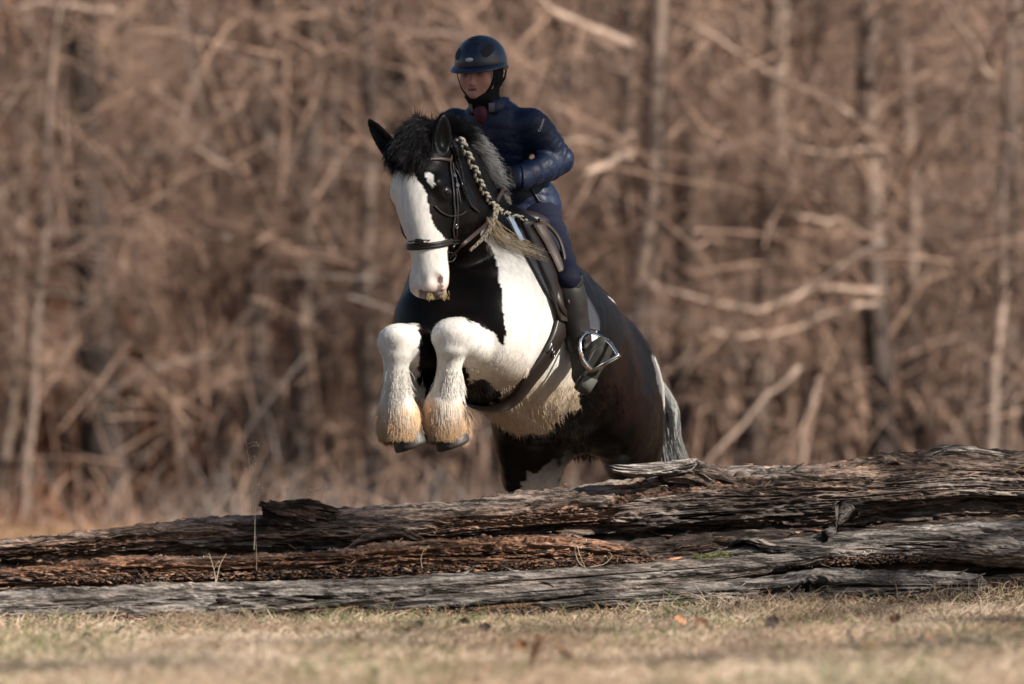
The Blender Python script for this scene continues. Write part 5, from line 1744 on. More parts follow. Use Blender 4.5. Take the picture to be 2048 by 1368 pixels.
CC = P(979, 205, .065)
collar_band(.55, 5.73, .089, -.045, .016, CC, M_JACKET, 'collar', jacket, -.06, .012)
collar_band(.40, .66, .090, -.034, .004, CC + RF * .004, M_COLLAR, 'collar_lining', jacket, .12, .010)
collar_band(-.66, -.40, .090, -.034, .004, CC + RF * .004, M_COLLAR, 'collar_lining', jacket, .12, .010)
ns = Solid()
ns.limb(R3(0, .012, -.105), P(976, 222, .06), (.064, .066), (.070, .070), k=.02, lat=RL)
ns.ball(R3(0, -.020, -.030), (.087, .088, .108), k=.03, axes=RAX)
ns.ball(R3(0, .050, -.125), (.050, .042, .022), k=.03, axes=RAX)
v, q = ns.mesh(.007); nv_ = vert_normals(v, q)
v = v + nv_ * (.004 * fbm(v[:, 0] * 30, v[:, 1] * 30, v[:, 2] * 55, 6, 2))[:, None]
mesh_obj('neck_warmer', v, q, M_BLACKCLOTH, person)
ss = Solid(); ss.ball(P(962, 228, .0), (.032, .034, .040), k=.02, axes=RAX); v, q = ss.mesh(.008)
v = v + vert_normals(v, q) * (.004 * noise3(v[:, 0] * 60, v[:, 1] * 60, v[:, 2] * 40, 3))[:, None]
mesh_obj('shirt_front', v, q, M_SHIRT, person)

# maker's lettering on the sleeve
def lettering(body, px, py, ang, size, bvh, mat, parent, name='sleeve_lettering'):
    cu = bpy.data.curves.new(name, 'FONT'); cu.body = body; cu.size = 1; cu.align_x = 'CENTER'; cu.align_y = 'CENTER'
    to = bpy.data.objects.new(name, cu); COL.objects.link(to)
    me = bpy.data.meshes.new_from_object(to.evaluated_get(bpy.context.evaluated_depsgraph_get()))
    COL.objects.unlink(to); bpy.data.objects.remove(to)
    p, nn = hit_on(bvh, px, py)
    d = norm(_right * math.cos(ang) + _up * math.sin(ang)); d = norm(d - nn * (d @ nn)); u = np.cross(nn, d)
    for vv in me.vertices:
        q = p + d * vv.co.x * size + u * vv.co.y * size
        s, sn = near_on(bvh, q)
        vv.co = Vector(s + sn * .0018)
    o = bpy.data.objects.new(name, me); COL.objects.link(o); me.materials.append(mat); o.parent = parent
    return o


M_PRINT = mat_simple('pale_print', (.62, .62, .64), .5)
lettering('Columbia', 1083, 250, math.radians(64), .0165, JB, M_PRINT, jacket)

# ---- breeches, boots, gloves
B = Solid()
B.limb(P(1042, 425, .28), P(1046, 450, .28), (.140, .125), (.135, .12), k=.05, lat=LT)
for a, b in ((HIP_L, KN_L), (HIP_R, KN_R)):
    kk_ = AN_L if b is KN_L else AN_R
    B.limb(b, b + (kk_ - b) * .22, .056, .052, k=.03)
    B.chain([a, a + (b - a) * .5, b + (b - a) * .05], [.098, .078, .056], k=.06, n=2, kin=.02)
v, q = B.mesh(.0075); v = relax(v, q, 1); nn = vert_normals(v, q)
v = v + nn * (.004 * fbm(v[:, 0] * 14, v[:, 1] * 14, v[:, 2] * 22, 22, 3))[:, None]
M_BREECH = mat_simple('navy_breeches', (.0060, .0070, .019), .75, spec=.2, var=.2, sheen=.0, bump=.3, bscale=300)
mesh_obj('breeches', v, q, M_BREECH, person)
M_BOOT = mat_simple('boot_leather', (.0120, .0095, .0090), .5, var=.3, scale=14, bump=.3, bscale=60)
M_FOOT = mat_simple('boot_suede', (.030, .028, .023), .8, var=.4, scale=25, bump=.5, bscale=70)
M_SOLE = mat_simple('boot_sole', (.085, .083, .072), .85, var=.3, scale=40, bump=.6, bscale=60)
for kn, an, toe, heel in ((KN_L, AN_L, TOE_L, HEEL_L), (KN_R, AN_R, TOE_R, HEEL_R)):
    s = Solid()
    top = kn + (an - kn) * .11
    s.chain([top, kn + (an - kn) * .35, kn + (an - kn) * .75, an], [(.063, .067), (.063, .068), (.050, .054), (.044, .047)], k=.02, lat=LT, n=3, kin=.02)
    v, q = s.mesh(.0065); v = relax(v, q, 1); nn = vert_normals(v, q)
    t = (v - an) @ norm(kn - an)
    v = v + nn * (.006 * np.exp(-(t / .05) ** 2) * noise3(t * 60, v[:, 0] * 10, v[:, 1] * 10, 2) + .002 * fbm(v[:, 0] * 12, v[:, 1] * 12, v[:, 2] * 12, 9, 2))[:, None]
    boot = mesh_obj('boot', v, q, M_BOOT, person)
    ft = Solid()
    ft.limb(an + (kn - an) * .06, heel + (an - heel) * .32, .047, .044, k=.03)
    ft.chain([heel + (toe - heel) * .05 + (an - heel) * .20, heel + (toe - heel) * .5 + (an - heel) * .20, toe + (an - heel) * .10 - (toe - heel) * .06], [(.040, .042), (.047, .042), (.038, .028)], k=.03, n=3, kin=.02)
    fv, fq = ft.mesh(.006); fv = relax(fv, fq, 1); fnn = vert_normals(fv, fq)
    fv = fv + fnn * (.003 * fbm(fv[:, 0] * 24, fv[:, 1] * 24, fv[:, 2] * 24, 19, 2))[:, None]
    mesh_obj('boot_foot', fv, fq, M_FOOT, boot)
    # sole and heel block
    d = norm(toe - heel); up_ = norm((an - heel) - d * ((an - heel) @ d)); lt = np.cross(d, up_)
    g = Geo()
    Lf = np.linalg.norm(toe - heel) + .035
    outl = [(-.02, .032), (.03, .042), (.09, .040), (.15, .050), (Lf - .05, .044), (Lf - .02, .022), (Lf, .004)]
    base = heel + up_ * .006 - d * .01
    ring = [base + d * x + lt * w for x, w in outl] + [base + d * x - lt * w for x, w in outl[::-1]]
    n = len(ring); ring = np.array(ring)
    vv = np.vstack([ring + up_ * .004, ring - up_ * .010])
    g.add(vv, [[i, (i + 1) % n, n + (i + 1) % n, n + i] for i in range(n)])
    h = n // 2
    g.q.append(np.array([[i, i + 1, n - 2 - i, n - 1 - i] for i in range(h - 1)]) + g.n - len(vv))
    g.q.append(np.array([[n + n - 1 - i, n + n - 2 - i, n + i + 1, n + i] for i in range(h - 1)]) + g.n - len(vv))
    hb = np.array([base + d * x + lt * w for x, w in ((-.022, -.027), (.055, -.032), (.055, .032), (-.022, .027))])
    hv8 = np.vstack([hb - up_ * .006, hb - up_ * .032])
    g.add(hv8, [[0, 1, 2, 3], [7, 6, 5, 4], [0, 4, 5, 1], [1, 5, 6, 2], [2, 6, 7, 3], [3, 7, 4, 0]])
    g.build('sole', M_SOLE, boot, smooth=False)
    # boot cuff at the back of the knee
BT = bvh_of(np.array([v.co for v in boot.data.vertices]) , np.array([list(p.vertices) for p in boot.data.polygons]))
cuff = Geo()
for kn, an, nm in ((KN_L, AN_L, 1), (KN_R, AN_R, 0)):
    kd = norm(an - kn); e1 = norm(LT - kd * (LT @ kd)); e2 = np.cross(kd, e1)
    th_ = np.linspace(0, 2 * math.pi, 33)
    rad_ = .0665
    out_ = e1 * np.cos(th_)[:, None] + e2 * np.sin(th_)[:, None]
    rise = .018 * (out_ @ norm(-FW + .4 * LT))
    cc = kn + kd * (np.linalg.norm(an - kn) * .10 - rise)[:, None] + out_ * rad_
    cuff.ribbon(cc, out_, .034, .004)
cuff.build('boot_cuff', M_BOOT, person)
for h, w, o in ((HA_L, WR_L, 1), (HA_R, WR_R, -1)):
    s = Solid(); hand_solid(s, h, w, o); s.limb(w, w + (w - h) * .35, .036, .040, k=.015)
    v, q = s.mesh(.0042, offset=.0022)
    mesh_obj('glove', v, q, M_BLACKCLOTH, person)

# ---- helmet
HC = R3(0, -.006, .018)
M_HELM = mat_simple('helmet_shell', (.0060, .0100, .026), .34, spec=.5, bump=.04, bscale=400, coat=.25)
M_MESH = mat_simple('vent_mesh', (.006, .006, .007), .7, bump=1.0, bscale=900)
M_TRIM = mat_simple('helmet_trim', (.006, .007, .012), .35)
nu, nv = 48, 26
g = Geo(); rows = []
for a in np.linspace(0, 1, nv):
    ph = a * math.radians(97)
    th = np.arange(nu) * 2 * math.pi / nu
    low = np.sin(ph); up_h = np.cos(ph)
    back = np.clip(-np.cos(th), 0, 1)
    rl = .1085; rf = .126 + .006 * back
    ridge = 1 + .012 * np.exp(-((np.abs(np.sin(th)) - .35) / .10) ** 2) * np.clip(np.cos(th), 0, 1) * np.sin(ph * 1.6).clip(0, 1)
    p = HC + RL * (np.sin(th) * rl * low * ridge)[:, None] + RF * (np.cos(th) * rf * low * ridge)[:, None] + RU * (.114 * up_h - .026 * back * low * (a > .6) * (a - .6) / .4)[:, None]
    rows.append(p)
for k, (sc, dz) in enumerate(((.985, -.004), (.93, -.003), (.90, .03))):
    rows.append(HC + (rows[nv - 1] - HC) * sc + RU * dz)
v = np.vstack(rows); k = len(rows)
i = np.arange(k - 1)[:, None]; j = np.arange(nu)[None, :]; j2 = (j + 1) % nu
g.add(v, np.stack([i * nu + j, (i + 1) * nu + j, (i + 1) * nu + j2, i * nu + j2], axis=-1).reshape(-1, 4))
helmet = g.build('helmet', M_HELM, person)
HB = bvh_of(v, np.vstack(g.q))
# brim
g = Geo(); rows = []
th = np.linspace(-math.pi, math.pi, 60, endpoint=False)
fr = np.clip(np.cos(th), 0, 1) ** .8
for ext, dz, tk in ((-.010, .006, 0), (.0, .004, 0), (.40, .0, 0), (.85, -.005, 0), (1.0, -.009, 0), (1.0, -.0125, 0), (.85, -.010, 0), (.3, -.006, 0), (-.010, -.004, 0)):
    e = np.where(ext > 0, ext * (.006 + .030 * fr), ext)
    rows.append(HC - RU * .013 + RL * (np.sin(th) * (.1085 + e * .8))[:, None] + RF * (np.cos(th) * (.126 + e))[:, None] + RU * (dz - .022 * np.clip(-np.cos(th), 0, 1) - .010 * fr * max(ext, 0) + .006 * np.sin(th) ** 2)[:, None])
n = len(th); k = len(rows); v2 = np.vstack(rows)
i = np.arange(k - 1)[:, None]; j = np.arange(n)[None, :]; j2 = (j + 1) % n
g.add(v2, np.stack([i * n + j, (i + 1) * n + j, (i + 1) * n + j2, i * n + j2], axis=-1).reshape(-1, 4))
g.build('brim', M_HELM, helmet)


def patch(name, bvh, cx, cy, rx, ry, rot, mat, parent, lift=.0015, nr=7, na=28, power=2.0, dome=0):
    """A rounded plate lying on a surface, centred where the photograph shows px, py."""
    g = Geo(); V = []
    c0, s0 = math.cos(rot), math.sin(rot)
    for a in range(nr + 1):
        f = a / nr
        for b in range(na):
            t = 2 * math.pi * b / na
            x = math.copysign(abs(math.cos(t)) ** (2 / power), math.cos(t)) * rx * f; y = math.copysign(abs(math.sin(t)) ** (2 / power), math.sin(t)) * ry * f
            p, nn = hit_on(bvh, cx + x * c0 - y * s0, cy + x * s0 + y * c0)
            if p is None: p, nn = near_on(bvh, P(cx + x * c0 - y * s0, cy + x * s0 + y * c0, HC[1] - .05))
            V.append(p + nn * ((lift + dome * (1 - f * f)) if f < .99 else -.002))
    i = np.arange(nr)[:, None]; j = np.arange(na)[None, :]; j2 = (j + 1) % na
    q = np.stack([i * na + j, i * na + j2, (i + 1) * na + j2, (i + 1) * na + j], axis=-1).reshape(-1, 4)
    g.add(V, q)
    return g.build(name, mat, parent)


patch('vent', HB, 975, 101, 16.5, 11.5, -.75, M_MESH, helmet, power=2.4)
patch('vent', HB, 916, 108, 6.0, 14, .12, M_MESH, helmet, power=2.4)
M_BADGE = mat_simple('badge', (.42, .47, .55), .3)
patch('badge', HB, 938.5, 119.5, 8.5, 4.3, -.05, M_BADGE, helmet, lift=.002, dome=.003)
for cx, cy, rx, ry in ((951, 74.5, 14, 1.8), (947, 79, 16, 2.0), (946, 87, 13, 1.7)):
    patch('vent_slot', HB, cx, cy, rx, ry, -.10, M_MESH, helmet, nr=3, na=20)
for cx, cy, rot in ((958, 92, -.95), (929, 92, 1.2)):
    p, nn = strap_on(HB, [(cx - 10 * math.cos(rot), cy - 10 * math.sin(rot)), (cx, cy), (cx + 10 * math.cos(rot), cy + 10 * math.sin(rot))], 12, -.0005)
    Geo().ribbon(p, nn, .006, .0022).build('shell_ridge', M_TRIM, helmet)
g = Geo()
for sd in (1, -1):
    g.ribbon(catmull([R3(.088 * sd, .055, -.006), R3(.080 * sd, .050, -.05), R3(.060 * sd, .060, -.095), R3(.022 * sd, .070, -.128), R3(0, .072, -.135)], 6),
             np.array([norm(RL * sd + RF * .5)] * 25), .014, .003)
    g.ribbon(catmull([R3(.094 * sd, -.05, -.02), R3(.090 * sd, -.03, -.06), R3(.072 * sd, .030, -.085)], 8), np.array([RL * sd] * 17), .013, .003)
g.build('harness', M_BLACKCLOTH, helmet)
# ------------------------------------------------------------------ tack
M_LEATHER = mat_simple('dark_leather', (.020, .0135, .011), .42, var=.35, scale=18, bump=.3, bscale=80)
M_BROWNL = mat_simple('brown_leather', (.062, .036, .026), .5, var=.35, scale=20, bump=.3, bscale=80)
M_STEEL = mat_simple('steel', (.62, .63, .65), .16, metal=1.0)
M_PADC = mat_simple('pad_cloth', (.012, .014, .024), .85, var=.2, sheen=.3, bump=.6, bscale=120)
M_PADL = mat_simple('pad_lining', (.42, .50, .62), .8, var=.15)


def ring(c, nrm, r, t, mat, name, parent, sq=1.0, n=28):
    nrm = norm(nrm); a = norm(np.cross(nrm, [0, 0.2, 1.0])); b = np.cross(nrm, a)
    th = np.linspace(0, 2 * math.pi, n)
    p = c + a * (np.cos(th) * r)[:, None] + b * (np.sin(th) * r * sq)[:, None]
    return Geo().tube(p, t, 8).build(name, mat, parent)


bridle = empty('bridle', tuple(P(850, 330, -.77)))
tag(bridle, 'dark leather bridle with noseband and reins on the black and white head', 'bridle')
hpv = hv[np.isin(hpart, [1, 2])]


def head_loop(level, tilt, rad=.18, n=48):
    """Points round the head at a level along its length, snapped to the skin."""
    pts = []
    for f in np.linspace(-math.pi, math.pi, n):
        d = HF * math.cos(f) + HL * math.sin(f)
        o = level + d * rad + HD * (tilt * math.cos(f))
        h = HBVH.ray_cast(Vector(o), Vector(-(d + HD * 0)).normalized())
        pts.append((np.array(h[0]), np.array(h[1])) if h[0] is not None else near_on(HBVH, o))
    return np.array([p[0] for p in pts]), np.array([p[1] for p in pts])


def loop_strap(level, tilt, width, thick, name, mat, lift=.003, part=(0, 1), rad=.18):
    p, nn = head_loop(level, tilt, rad)
    a, b = int(part[0] * (len(p) - 1)), int(part[1] * (len(p) - 1)) + 1
    p, nn = p[a:b], nn[a:b]
    for _ in range(4):
        p[1:-1] = (p[:-2] + 2 * p[1:-1] + p[2:]) / 4; nn[1:-1] = norm(nn[:-2] + 2 * nn[1:-1] + nn[2:])
    return Geo().ribbon(p + nn * lift, nn, width, thick).build(name, mat, bridle)


loop_strap(P(858, 488, -.845), .010, .027, .0075, 'noseband', M_LEATHER)
nbp, nbn = head_loop(P(858, 488, -.845), .010)
for off in (-.006, .006):
    q = nbp + HD * off; qn = nbn
    Geo().tube(q + qn * .0125, .0028, 6).build('noseband_roll', M_LEATHER, bridle)
bl, bln = strap_on(HBVH, [(838, 323), (860, 319), (880, 318), (899, 321)], 40, .003)
Geo().ribbon(bl, bln, .014, .004).build('browband', M_BROWNL, bridle)
strap('headpiece', HBVH, [(899, 322), (903, 305), (908, 288)], .024, .004, M_BROWNL, bridle, 20, .003)
strap('cheekpiece', HBVH, [(899, 322), (902, 350), (906, 390), (909, 430), (905, 470), (901, 500), (901, 512)], .013, .004, M_LEATHER, bridle, 50, .004)
strap('cheekpiece', HBVH, [(902, 325), (908, 352), (911, 385), (913, 420), (911, 455), (908, 490), (905, 512)], .008, .004, M_LEATHER, bridle, 50, .006)
strap('cheekpiece', HBVH, [P(783, 345, -.66), P(788, 400, -.70), P(800, 450, -.75), P(812, 488, -.78)], .013, .004, M_LEATHER, bridle, 40, .004)
strap('strap_end', HBVH, [(906, 352), (912, 380), (917, 408)], .009, .004, M_LEATHER, bridle, 20, .010)
strap('throatlash', HBVH, [(902, 324), (912, 345), (922, 368), (930, 390), (940, 412), (955, 425)], .010, .004, M_LEATHER, bridle, 40, .006)
strap('cord', HBVH, [(868, 412), (880, 424), (897, 432), (918, 430), (930, 422)], .006, .003, M_LEATHER, bridle, 30, .006)
for px, py in ((904, 353), (910, 372), (908, 452), (903, 487), (921, 370)):
    p, nn = hit_on(HBVH, px, py)
    ring(p + nn * .014, nn, .0085, .0019, M_STEEL, 'buckle', bridle)
p, nn = hit_on(HBVH, 900, 508)
ring(p + nn * .020, norm(nn + RL * .2), .024, .0032, M_STEEL, 'bit_ring', bridle)
bit = p + nn * .022
rp = [bit, P(925, 490, -.80), P(950, 468, -.70), P(972, 448, -.58), P(984, 422, -.46), P(996, 398, -.34), P(1012, 370, -.21)]
c = resample(catmull(rp, 8), 60)
Geo().ribbon(c, np.tile(norm([.5, -.8, .2]), (60, 1)), .017, .0035).build('rein', M_BROWNL, bridle)
rp = [P(1012, 368, -.22), P(1020, 352, -.22), P(1016, 337, -.22), P(1003, 332, -.21), P(992, 340, -.20)]
c = resample(catmull(rp, 8), 40)
Geo().ribbon(c, np.tile(norm([.3, -.9, .2]), (40, 1)), .012, .003).build('rein', M_LEATHER, bridle)
rp = [P(835, 508, -.72), P(842, 480, -.58), P(870, 430, -.40), P(930, 385, -.22), P(968, 366, -.10)]
c = resample(catmull(rp, 8), 40)
Geo().ribbon(c, np.tile(norm([-.8, -.5, .2]), (40, 1)), .017, .0035).build('rein', M_BROWNL, bridle)

# ---- saddle pad and saddle
def sheet(name, bvh, left, right, lift, thick, mat, parent, nu=24, nv=14, bulge=0.0):
    """A piece of cloth or leather between two edges, lying on the body with its own thickness."""
    L = resample(catmull(left, 6), nu); R_ = resample(catmull(right, 6), nu)
    g = Geo(); top, bot = [], []
    for a in range(nu):
        for b in range(nv):
            f = b / (nv - 1)
            px, py = L[a] * (1 - f) + R_[a] * f
            p, nn = hit_on(bvh, px, py)
            if p is None: p, nn = near_on(bvh, P(px, py, .35))
            e = bulge * math.sin(math.pi * f)
            top.append(p + nn * (lift + thick + e)); bot.append(p + nn * lift)
    top = np.array(top); bot = np.array(bot)
    for _ in range(3):
        t3 = top.reshape(nu, nv, 3).copy(); t3[1:-1, 1:-1] = (t3[1:-1, 1:-1] * 2 + t3[:-2, 1:-1] + t3[2:, 1:-1] + t3[1:-1, :-2] + t3[1:-1, 2:]) / 6; top = t3.reshape(-1, 3)
    n = nu * nv
    i = np.arange(nu - 1)[:, None]; j = np.arange(nv - 1)[None, :]
    q = np.stack([i * nv + j, (i + 1) * nv + j, (i + 1) * nv + j + 1, i * nv + j + 1], axis=-1).reshape(-1, 4)
    edge = [(a * nv, (a + 1) * nv) for a in range(nu - 1)] + [((a + 1) * nv + nv - 1, a * nv + nv - 1) for a in range(nu - 1)] + [(b + 1, b) for b in range(nv - 1)] + [((nu - 1) * nv + b, (nu - 1) * nv + b + 1) for b in range(nv - 1)]
    eq = np.array([[a, b, b + n, a + n] for a, b in edge])
    g.add(np.vstack([top, bot]), np.vstack([q, q[:, ::-1] + n, eq]))
    return g.build(name, mat, parent)


pad = empty('saddle_pad', tuple(P(1060, 500, .1)))
tag(pad, 'dark cloth saddle pad with a pale blue edge under the saddle', 'saddle pad')
sheet('pad_cloth', HBVH, [(1006, 440), (1030, 480), (1058, 530), (1085, 580), (1108, 615), (1130, 645)], [(1100, 505), (1150, 570), (1172, 600), (1184, 622), (1192, 640), (1192, 662)], .006, .012, M_PADC, pad)
sheet('pad_edge', HBVH, [(1006, 438), (1014, 452), (1026, 472), (1036, 490)], [(1013, 434), (1022, 448), (1034, 468), (1042, 486)], .016, .008, M_PADL, pad, 14, 5)

saddle = empty('saddle', tuple(P(1060, 470, .2)))
tag(saddle, 'brown leather saddle under the rider with girth and metal stirrup', 'saddle')
SS = Solid()
SS.chain([P(1036, 440, -.02), P(1052, 458, .10), P(1070, 468, .28), P(1078, 462, .42)], [(.10, .045), (.12, .05), (.13, .05), (.10, .03)], k=.05, lat=LT, n=3, kin=.03)
v, q = SS.mesh(.009); mesh_obj('seat', v, q, M_LEATHER, saddle)
sheet('flap', HBVH, [(1036, 452), (1052, 490), (1072, 540), (1092, 590), (1108, 640)], [(1084, 452), (1112, 500), (1124, 550), (1132, 600), (1138, 650)], .022, .010, M_LEATHER, saddle, bulge=.01)
sheet('knee_roll', HBVH, [(1050, 462), (1066, 490), (1082, 520), (1096, 552)], [(1072, 464), (1086, 492), (1098, 522), (1105, 556)], .034, .018, M_BROWNL, saddle, 18, 8, bulge=.02)
fp_, fn_ = strap_on(HBVH, [(1058, 455), (1082, 470), (1098, 495), (1106, 530), (1110, 575), (1112, 610)], 40, .055)
Geo().ribbon(fp_, fn_, .020, .008).build('flap_edge', M_BROWNL, saddle)
gp, gn = strap_on(HBVH, [(1122, 640), (1108, 675), (1082, 722), (1048, 766), P(1006, 806, -.26), P(968, 820, -.20), P(938, 812, -.12), P(885, 780, -.06), P(840, 720, .0), P(830, 650, .06)], 90, .014)
girth = Geo().ribbon(gp, gn, np.interp(np.linspace(0, 1, 90), [0, .15, .5, 1], [.105, .108, .085, .08]), .011).build('girth', M_LEATHER, saddle)
p, nn = hit_on(HBVH, 1089, 690)
ring(p + nn * .034, nn, .0150, .0026, M_STEEL, 'girth_ring', girth)
p, nn = hit_on(HBVH, 1095, 702)
p = p + nn * .031
M_BADGEP = mat_simple('girth_badge_face', (.030, .026, .026), .4)
ax = np.stack([norm(np.cross(nn, [0, 0, 1.0])), norm(np.cross(np.cross(nn, [0, 0, 1.0]), nn)), nn])
v, q = ellipsoid_mesh(p, (.0135, .0135, .004), ax); badge = mesh_obj('girth_badge', v, q, M_BADGEP, girth)
ring(p + nn * .003, nn, .0125, .0014, M_STEEL, 'badge_rim', badge)
g = Geo()
for k in (-1, 0, 1):
    g.tube([p + nn * .0045 + ax[0] * (k * .0040 - .002) - ax[1] * .005, p + nn * .0045 + ax[0] * (k * .0040 + .002) + ax[1] * .005], .0008, 5)
g.build('badge_mark', M_STEEL, badge)

# stirrup
lea = resample(catmull([beside(1108, 560, .075), beside(1122, 610, .10), P(1144, 642, AN_L[1] - .06), P(1176, 670, AN_L[1] - .07)], 8), 30)
Geo().ribbon(lea, np.tile(norm([.55, -.8, .1]), (30, 1)), .026, .005).build('stirrup_leather', M_LEATHER, saddle)
A0 = AN_L[1]
T0, T1 = P(1184, 742, A0 - .150), P(1237, 712, A0 - .180)
top = P(1186, 666, A0 - .09)
arch = catmull([T0, P(1164, 712, A0 - .12), P(1160, 684, A0 - .10), P(1170, 668, A0 - .09), top, P(1206, 676, A0 - .11), P(1224, 692, A0 - .15), T1], 6)
stirrup = Geo().tube(arch, .0058, 10, squash=1.35).build('stirrup', M_STEEL, saddle)
tn = norm(T1 - T0); fd = norm(np.cross(tn, [0, 0, 1.0])); fd = fd if fd[1] < 0 else -fd; td = np.cross(tn, fd); td = td if td[2] > 0 else -td
g = Geo()
for o in (-.019, .019):
    g.tube([T0 - tn * .004 + fd * o, T1 + tn * .004 + fd * o], .0062, 8)
g.tube([T0 - fd * .022, T0 + fd * .022], .0065, 8); g.tube([T1 - fd * .022, T1 + fd * .022], .0065, 8)
g.build('tread_frame', M_STEEL, stirrup)
M_RUB = mat_simple('tread_rubber', (.36, .33, .24), .7)
m0, m1 = T0 + tn * .006, T1 - tn * .006
vv = np.array([a + fd * s * .0165 + td * h for h in (.004, -.005) for a, s in ((m0, -1), (m1, -1), (m1, 1), (m0, 1))])
Geo().add(vv, [[0, 1, 2, 3], [7, 6, 5, 4], [0, 4, 5, 1], [1, 5, 6, 2], [2, 6, 7, 3], [3, 7, 4, 0]]).build('tread', M_RUB, stirrup, smooth=False)
hp = catmull([T0 + np.array([0, -.012, 0]), P(1170, 730, A0 - .125), P(1162, 708, A0 - .12)], 6)
Geo().tube(hp, .0095, 8).build('side_cover', mat_simple('brown_rubber', (.20, .12, .085), .5), stirrup)
ring(P(1160, 752, A0 - .05), norm([.8, -.6, 0]), .012, .002, M_STEEL, 'spur_buckle', person)
# ------------------------------------------------------------------ leaves and stalks
M_LEAF = mat_attr('dry_leaf', rough=.7, spec=.3, var=.35, scale=60, bump=.5, bscale=80)


def leaf(px, py, y, size, col, label, seed, tilt=.5):
    rg = np.random.default_rng(seed)
    g = Geo()
    base = P(px, py, y)
    n = 15
    t = np.linspace(0, 1, n)
    lobes = np.sin(math.pi * t) ** .7 * (.42 + .20 * np.abs(np.sin(t * math.pi * 2.6 + .3)))
    ax = norm(np.array([rg.normal(), rg.normal() * .5, rg.uniform(.1, .6) * tilt * 2])); up_ = norm(np.cross(np.cross(ax, [0, -.6, 1.0]), ax) + .3 * rg.normal(size=3)); sd = norm(np.cross(ax, up_))
    curl = rg.uniform(.25, .6)
    mid = base + ax * ((t - .5) * size)[:, None] + up_ * (curl * size * (t - .5) ** 2)[:, None]
    rows = []
    for f in (-1, -.5, 0, .5, 1):
        rows.append(mid + sd * (lobes * size * f)[:, None] + up_ * (curl * size * .7 * abs(f) ** 1.6 * lobes + .03 * size * rg.normal(size=n) * abs(f))[:, None])
    v = np.stack(rows, axis=1).reshape(-1, 3)
    low = v[:, 2].min(); gr = float(gz(base[0], base[1])) + .012
    v[:, 2] += max(0, gr - low)
    i = np.arange(n - 1)[:, None]; j = np.arange(4)[None, :]
    q = np.stack([i * 5 + j, i * 5 + j + 1, (i + 1) * 5 + j + 1, (i + 1) * 5 + j], axis=-1).reshape(-1, 4)
    v2 = v - up_ * .0012
    g.add(np.vstack([v, v2]), np.vstack([q, q[:, ::-1] + len(v)]), None, np.array(col))
    g.tube([mid[0] - ax * size * .35, mid[0], mid[7], mid[-1]], [.0012, .0014, .001, .0005], 5, np.array(col) * .7)
    return tag(g.build('dead_leaf', M_LEAF, None), label, 'leaf', 'dead leaves on the grass')


OR = [.46, .215, .105]; DKL = [.075, .050, .040]; BRL = [.27, .125, .07]
def gy(py):  # depth at which open ground shows at this row
    return 6827.0 / (py - 925.0) - 24.0
for k, (px, py, sz, col, lab) in enumerate([
    (1127, 1316, .085, OR, 'large curled orange dead leaf in the grass below mid picture'),
    (1076, 1348, .085, OR, 'orange dead leaf lying nearest the bottom edge, in front of the large one'),
    (1043, 1300, .040, OR, 'small upright orange leaf left of the large orange one'),
    (1360, 1250, .055, OR, 'orange leaf below the knotty log on the right'),
    (715, 1292, .060, BRL, 'brown crumpled leaf in the grass left of centre'),
    (970, 1266, .050, DKL, 'blackish curled leaf just in front of the logs at mid picture'),
    (930, 1254, .045, DKL, 'dark round leaf closest to the chips under the grey logs'),
    (835, 1262, .045, DKL, 'dark leaf half sunk in grass left of the two black ones'),
    (170, 1278, .050, DKL, 'dark grey leaf in the grass at far left'),
    (1545, 1268, .050, DKL, 'dark leaf in the grass under the knothole'),
    (1475, 1232, .045, BRL, 'brown oval leaf at the foot of the knotty log'),
    (1402, 1270, .050, BRL, 'reddish brown leaf right of the orange one by the knotty log'),
    (1790, 1264, .055, BRL, 'brown leaf in the grass at right'),
    (1745, 1305, .050, OR, 'faded orange leaf low on the right in blurred grass'),
    (1860, 1290, .040, BRL, 'small brown leaf at the far right in the grass'),
    (238, 1262, .055, DKL, 'dark leaf standing on edge near the left log end'),
    (1143, 1240, .035, BRL, 'red-brown leaf among the chips below the split log'),
    (1700, 1290, .060, DKL, 'dark twisted leaf sticking up at lower right'),
]):
    leaf(px, py, gy(py + 6), sz, col, lab, 300 + k, .9 if 'upright' in lab or 'edge' in lab or 'sticking' in lab else .4)

M_STALK = mat_attr('dry_stalk', rough=.7, spec=.3, var=.15)


def stalk(path, r, label, col=(.48, .40, .27), heads=0, seed=0, name='dry_stalk', spread=.05, zone=.5):
    rg = np.random.default_rng(seed)
    g = Geo()
    c = resample(catmull(path, 8), 40)
    g.tube(c, np.linspace(r, r * .45, 40), 5, np.array(col))
    for h in range(heads):
        i = int(rg.uniform(zone, .98) * 39)
        d = norm(np.array([rg.choice([-1, 1]) * rg.uniform(.5, 1.2), rg.normal() * .5, rg.uniform(.2, .9)]))
        e = c[i] + d * spread * rg.uniform(.5, 1.2)
        m = (c[i] + e) / 2 + np.array([0, 0, .006])
        p = resample(catmull([c[i], m, e], 4), 8)
        g.tube(p, r * .4, 4, np.array(col))
        v, q = ellipsoid_mesh(e, (.0022, .0022, .0045), None, 6, 4); g.add(v, q, None, np.array(col) * 1.15)
    return tag(g.build(name, M_STALK, None), label, 'grass stalk', 'dry grass stalks by the logs')


